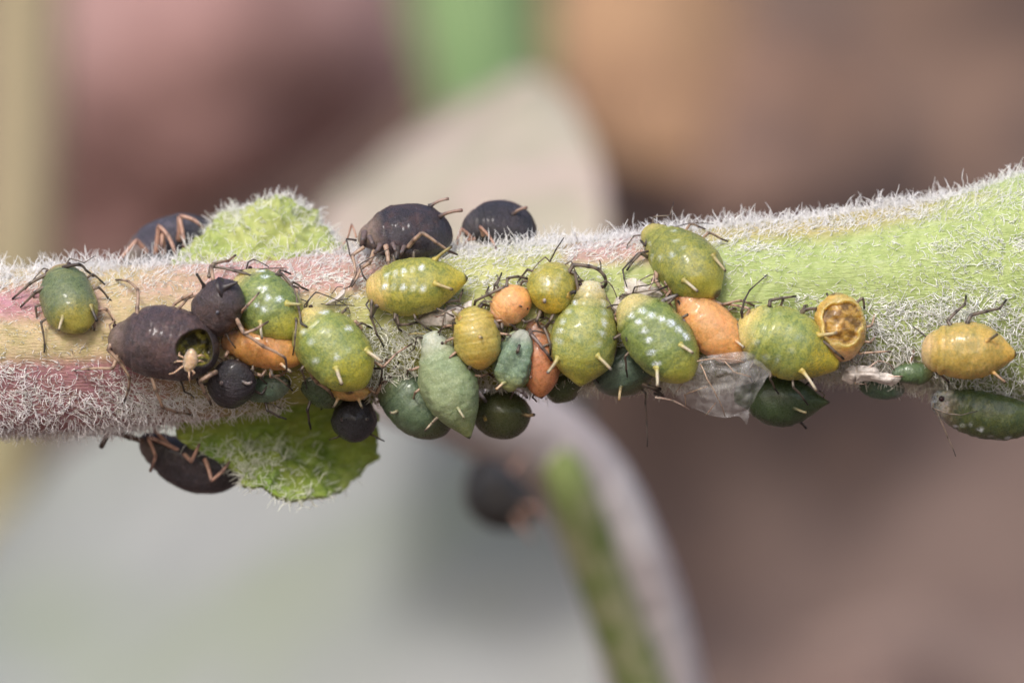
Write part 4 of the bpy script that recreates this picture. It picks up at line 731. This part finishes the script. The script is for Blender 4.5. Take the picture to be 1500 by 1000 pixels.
for pts in ([(215, 370, 0.55), (200, 352, 0.4), (178, 378, 0.35), (168, 392, 0.3)], [(228, 372, 0.5), (232, 330, 0.35), (246, 345, 0.3), (260, 380, 0.2)], [(262, 350, 0.6), (264, 316, 0.5), (284, 322, 0.45), (298, 334, 0.4)], [(262, 352, 0.6), (262, 318, 0.45), (268, 345, 0.4), (270, 362, 0.3)], [(240, 372, 0.5), (238, 340, 0.4), (236, 366, 0.35)]): limb(A, pts, cols=ROSE, r=(0.055, 0.034))
A = mk((782, 762, 12.6), (692, 678, 12.6), 112, ((50, 40, 34), (26, 24, 20), (24, 22, 20), (40, 34, 24)), 'strongly blurred dark aphid far behind, beside the side shoot', mat='black', shape='oval', dorsal=(-0.6, -0.4, -1), group='aphids behind the stem', gain=0.9); limb(A, [(755, 755, 12.0), (765, 772, 11.9), (782, 792, 12.0)], cols=ROSE, r=(0.05, 0.03)); limb(A, [(765, 742, 12.0), (784, 742, 11.9), (792, 766, 12.0)], cols=ROSE, r=(0.05, 0.03)); limb(A, [(742, 700, 12.3), (760, 676, 12.6), (772, 660, 13.2)], cols=ROSE, r=(0.05, 0.03))

# legs tucked close between the crowded bodies
for T_ in TUCK: auto_legs(T_[0], T_[1], DRK if T_[0].sp['seed'] % 3 else TAN, (0.032, 0.016), T_[2]); auto_antennae(T_[0], DRK if T_[0].sp['seed'] % 2 else BLK, 0.5+0.5*math.sin(T_[0].sp['seed']))
# ------------------------------------------------------------------ the mite
B = Aphid(); s0 = front_at(A2, 277, 540)
ym = min(s0[1], front_at(A2, 300, 540)[1])-0.10
mite = mk((275, 545, ym-0.01), (282, 510, ym-0.06), 19, ((186, 150, 122), (196, 164, 136), (188, 154, 126), (160, 128, 104)), 'tiny pale tan mite crawling over the hole in the large dark aphid', mat='amber', shape='round', hd=0.6, hv=0.5, name='mite', cat='mite', group='mites', tipf=0.0, seg=0.05)
MT = ((206, 174, 146), (180, 146, 118))
for pts in ([(268, 536), (255, 546), (248, 548)], [(268, 529), (260, 529), (255, 531)], [(269, 524), (262, 520), (263, 516)], [(286, 530), (293, 528), (298, 530)], [(277, 544), (277, 552), (278, 558)], [(281, 542), (285, 546), (282, 549)], [(287, 523), (294, 520), (300, 522)]):
    yy = ym+0.0; limb(mite, [(pts[0][0], pts[0][1], yy-0.02), (pts[1][0], pts[1][1], yy-0.02), (pts[2][0], pts[2][1], yy+0.06)], 'leg', (0.018, 0.012), MT, False, 0.0)

# ------------------------------------------------------------------ shed skins
def shed(label, ctrl, mat, legs=(), amp=0.05, veins=(), name='shed_skin', nsc=5.0):
    g = patch(ctrl, 44, 44); N = grid_normals(g); g = g+N*((noise3(g, nsc, len(label), 3)-0.5)*2*amp)[..., None]
    cr = np.abs(noise3(g, nsc*0.7, 3+len(label), 1)-0.5); g = g+N*(smooth(0.06, 0.0, cr)*amp*0.8)[..., None]
    e = empty(name, g.reshape(-1, 3).mean(0), label, 'shed skin', 'shed skins among the aphids')
    f = grid_faces(44, 44); k = 44*44; th = 0.006
    V = np.concatenate([(g+N*th).reshape(-1, 3), (g-N*th).reshape(-1, 3)]); ed = []
    nr = nc = 44
    for i in range(nr-1): ed += [[i*nc, (i+1)*nc, k+(i+1)*nc, k+i*nc], [k+i*nc+nc-1, k+(i+1)*nc+nc-1, (i+1)*nc+nc-1, i*nc+nc-1]]
    for j in range(nc-1): ed += [[j+1, j, k+j, k+j+1], [(nr-1)*nc+j, (nr-1)*nc+j+1, k+(nr-1)*nc+j+1, k+(nr-1)*nc+j]]
    mesh_obj('membrane', V, np.concatenate([f, f[:, ::-1]+k, np.array(ed)]), mat, e)
    X = Aphid(); X.obj = e
    for pts, r, cols, nm in legs: limb(X, pts, nm, (r, r*0.6), cols, True, 0.2)
    return e
HUSK = ((206, 184, 170), (120, 98, 88)); VEIN = ((176, 152, 130), (150, 126, 106))
shed('clear wrinkled shed skin with folds, between the bright orange and dark green aphids',
     [[(990, 548, -1.30), (1012, 528, -1.42), (1055, 518, -1.50), (1098, 516, -1.50), (1130, 545, -1.40)],
      [(978, 562, -1.15), (1020, 548, -1.40), (1060, 545, -1.58), (1095, 545, -1.52), (1118, 562, -1.35)],
      [(992, 580, -1.05), (1025, 572, -1.25), (1060, 570, -1.46), (1090, 572, -1.42), (1104, 585, -1.25)],
      [(1006, 592, -0.95), (1035, 605, -1.05), (1062, 612, -1.15), (1082, 610, -1.15), (1094, 622, -1.05)]], M['film'],
     [([(1008, 532, -1.48), (1045, 525, -1.60), (1090, 530, -1.60)], 0.016, VEIN, 'vein'), ([(1026, 533, -1.50), (1036, 556, -1.60), (1050, 580, -1.52), (1062, 610, -1.22)], 0.013, VEIN, 'vein'), ([(1003, 578, -1.20), (1036, 566, -1.52)], 0.011, VEIN, 'vein'), ([(990, 574, -1.15), (1008, 550, -1.42)], 0.010, VEIN, 'vein'), ([(1003, 578, -1.18), (1004, 596, -1.0)], 0.012, VEIN, 'vein'), ([(1034, 608, -1.12), (1048, 590, -1.42)], 0.010, VEIN, 'vein'),
      ([(960, 582, -0.95), (985, 586, -1.0), (1010, 600, -1.0)], 0.022, HUSK, 'leg'), ([(1060, 528, -1.58), (1075, 545, -1.62), (1100, 552, -1.58)], 0.012, VEIN, 'vein')], 0.065, nsc=3.2)
shed('pinkish white papery shed skin right of the hollow golden one',
     [[(1234, 548, -0.92), (1248, 536, -0.98), (1280, 538, -1.0), (1312, 552, -0.92)], [(1234, 556, -0.92), (1252, 548, -1.06), (1284, 550, -1.08), (1320, 554, -0.94)], [(1244, 562, -0.86), (1262, 558, -0.96), (1290, 560, -0.96), (1306, 566, -0.88)]], M['husk'],
     [([(1270, 540, -1.0), (1286, 528, -1.08), (1302, 532, -1.0), (1310, 542, -0.9)], 0.018, HUSK, 'leg'), ([(1300, 552, -0.98), (1322, 551, -0.96)], 0.022, HUSK, 'leg'), ([(1240, 555, -0.9), (1255, 562, -0.9), (1270, 563, -0.85)], 0.018, HUSK, 'leg')], 0.05)
shed('thin white shed skin with black legs, above the plump yellow green aphid',
     [[(478, 444, -1.10), (490, 436, -1.14), (502, 424, -1.12), (504, 416, -1.06)], [(476, 446, -1.12), (490, 440, -1.20), (503, 430, -1.18), (506, 420, -1.1)], [(480, 447, -1.10), (494, 444, -1.14), (504, 435, -1.12), (506, 424, -1.06)]], M['husk'],
     [([(490, 440, -1.16), (492, 447, -1.18), (520, 448, -1.14)], 0.012, BLK, 'leg'), ([(502, 424, -1.12), (512, 420, -1.1), (517, 412, -1.05), (522, 402, -1.0)], 0.014, BLK, 'leg'), ([(496, 440, -1.16), (508, 438, -1.14), (512, 434, -1.12), (516, 432, -1.12)], 0.012, BLK, 'leg'), ([(486, 430, -1.1), (494, 420, -1.1), (502, 420, -1.1)], 0.010, BLK, 'leg'), ([(470, 445, -1.1), (482, 447, -1.15), (494, 447, -1.15)], 0.010, BLK, 'leg'), ([(510, 450, -1.08), (513, 460, -1.08)], 0.009, BLK, 'leg')], 0.03)
shed('crumpled white shed skin with broken legs, left of the smooth amber round aphid',
     [[(612, 462, -1.08), (640, 456, -1.12), (668, 448, -1.14), (692, 440, -1.10)], [(616, 470, -1.12), (642, 464, -1.22), (666, 456, -1.24), (690, 448, -1.16)], [(622, 476, -1.10), (648, 476, -1.18), (666, 470, -1.18), (680, 462, -1.10)]], M['husk'],
     [([(625, 462, -1.12), (640, 464, -1.25), (668, 452, -1.28)], 0.018, HUSK, 'leg'), ([(612, 468, -1.1), (630, 456, -1.2), (652, 442, -1.22), (670, 440, -1.2)], 0.022, DRK, 'leg'), ([(672, 442, -1.2), (675, 432, -1.25), (678, 423, -1.28)], 0.026, DRK, 'leg'), ([(640, 478, -1.1), (655, 466, -1.25), (664, 460, -1.25)], 0.010, BLK, 'leg')], 0.06)
shed('crumpled pale shed skin between the middle and the olive green aphid',
     [[(914, 410, -1.06), (930, 408, -1.12), (950, 416, -1.12), (968, 420, -1.06)], [(914, 422, -1.10), (932, 418, -1.20), (950, 424, -1.20), (972, 430, -1.12)], [(912, 432, -1.08), (930, 434, -1.16), (950, 434, -1.16), (966, 436, -1.08)]], M['husk'],
     [([(912, 395, -1.06), (914, 408, -1.12), (918, 420, -1.15)], 0.018, BLK, 'leg'), ([(918, 432, -1.16), (945, 434, -1.24), (978, 420, -1.2)], 0.016, DRK, 'leg'), ([(935, 412, -1.1), (948, 405, -1.1), (956, 402, -1.06)], 0.014, DRK, 'leg'), ([(950, 425, -1.2), (957, 410, -1.2), (958, 400, -1.1)], 0.018, HUSK, 'leg')], 0.06)
shed('grey shed skin scrap left of the white spotted green aphid',
     [[(897, 442, -1.06), (908, 434, -1.10), (920, 436, -1.08)], [(896, 452, -1.10), (908, 446, -1.18), (918, 448, -1.14)], [(898, 462, -1.08), (908, 464, -1.12), (914, 462, -1.08)]], M['husk'], [([(905, 440, -1.12), (912, 430, -1.15), (920, 436, -1.12)], 0.014, BLK, 'leg')], 0.05)
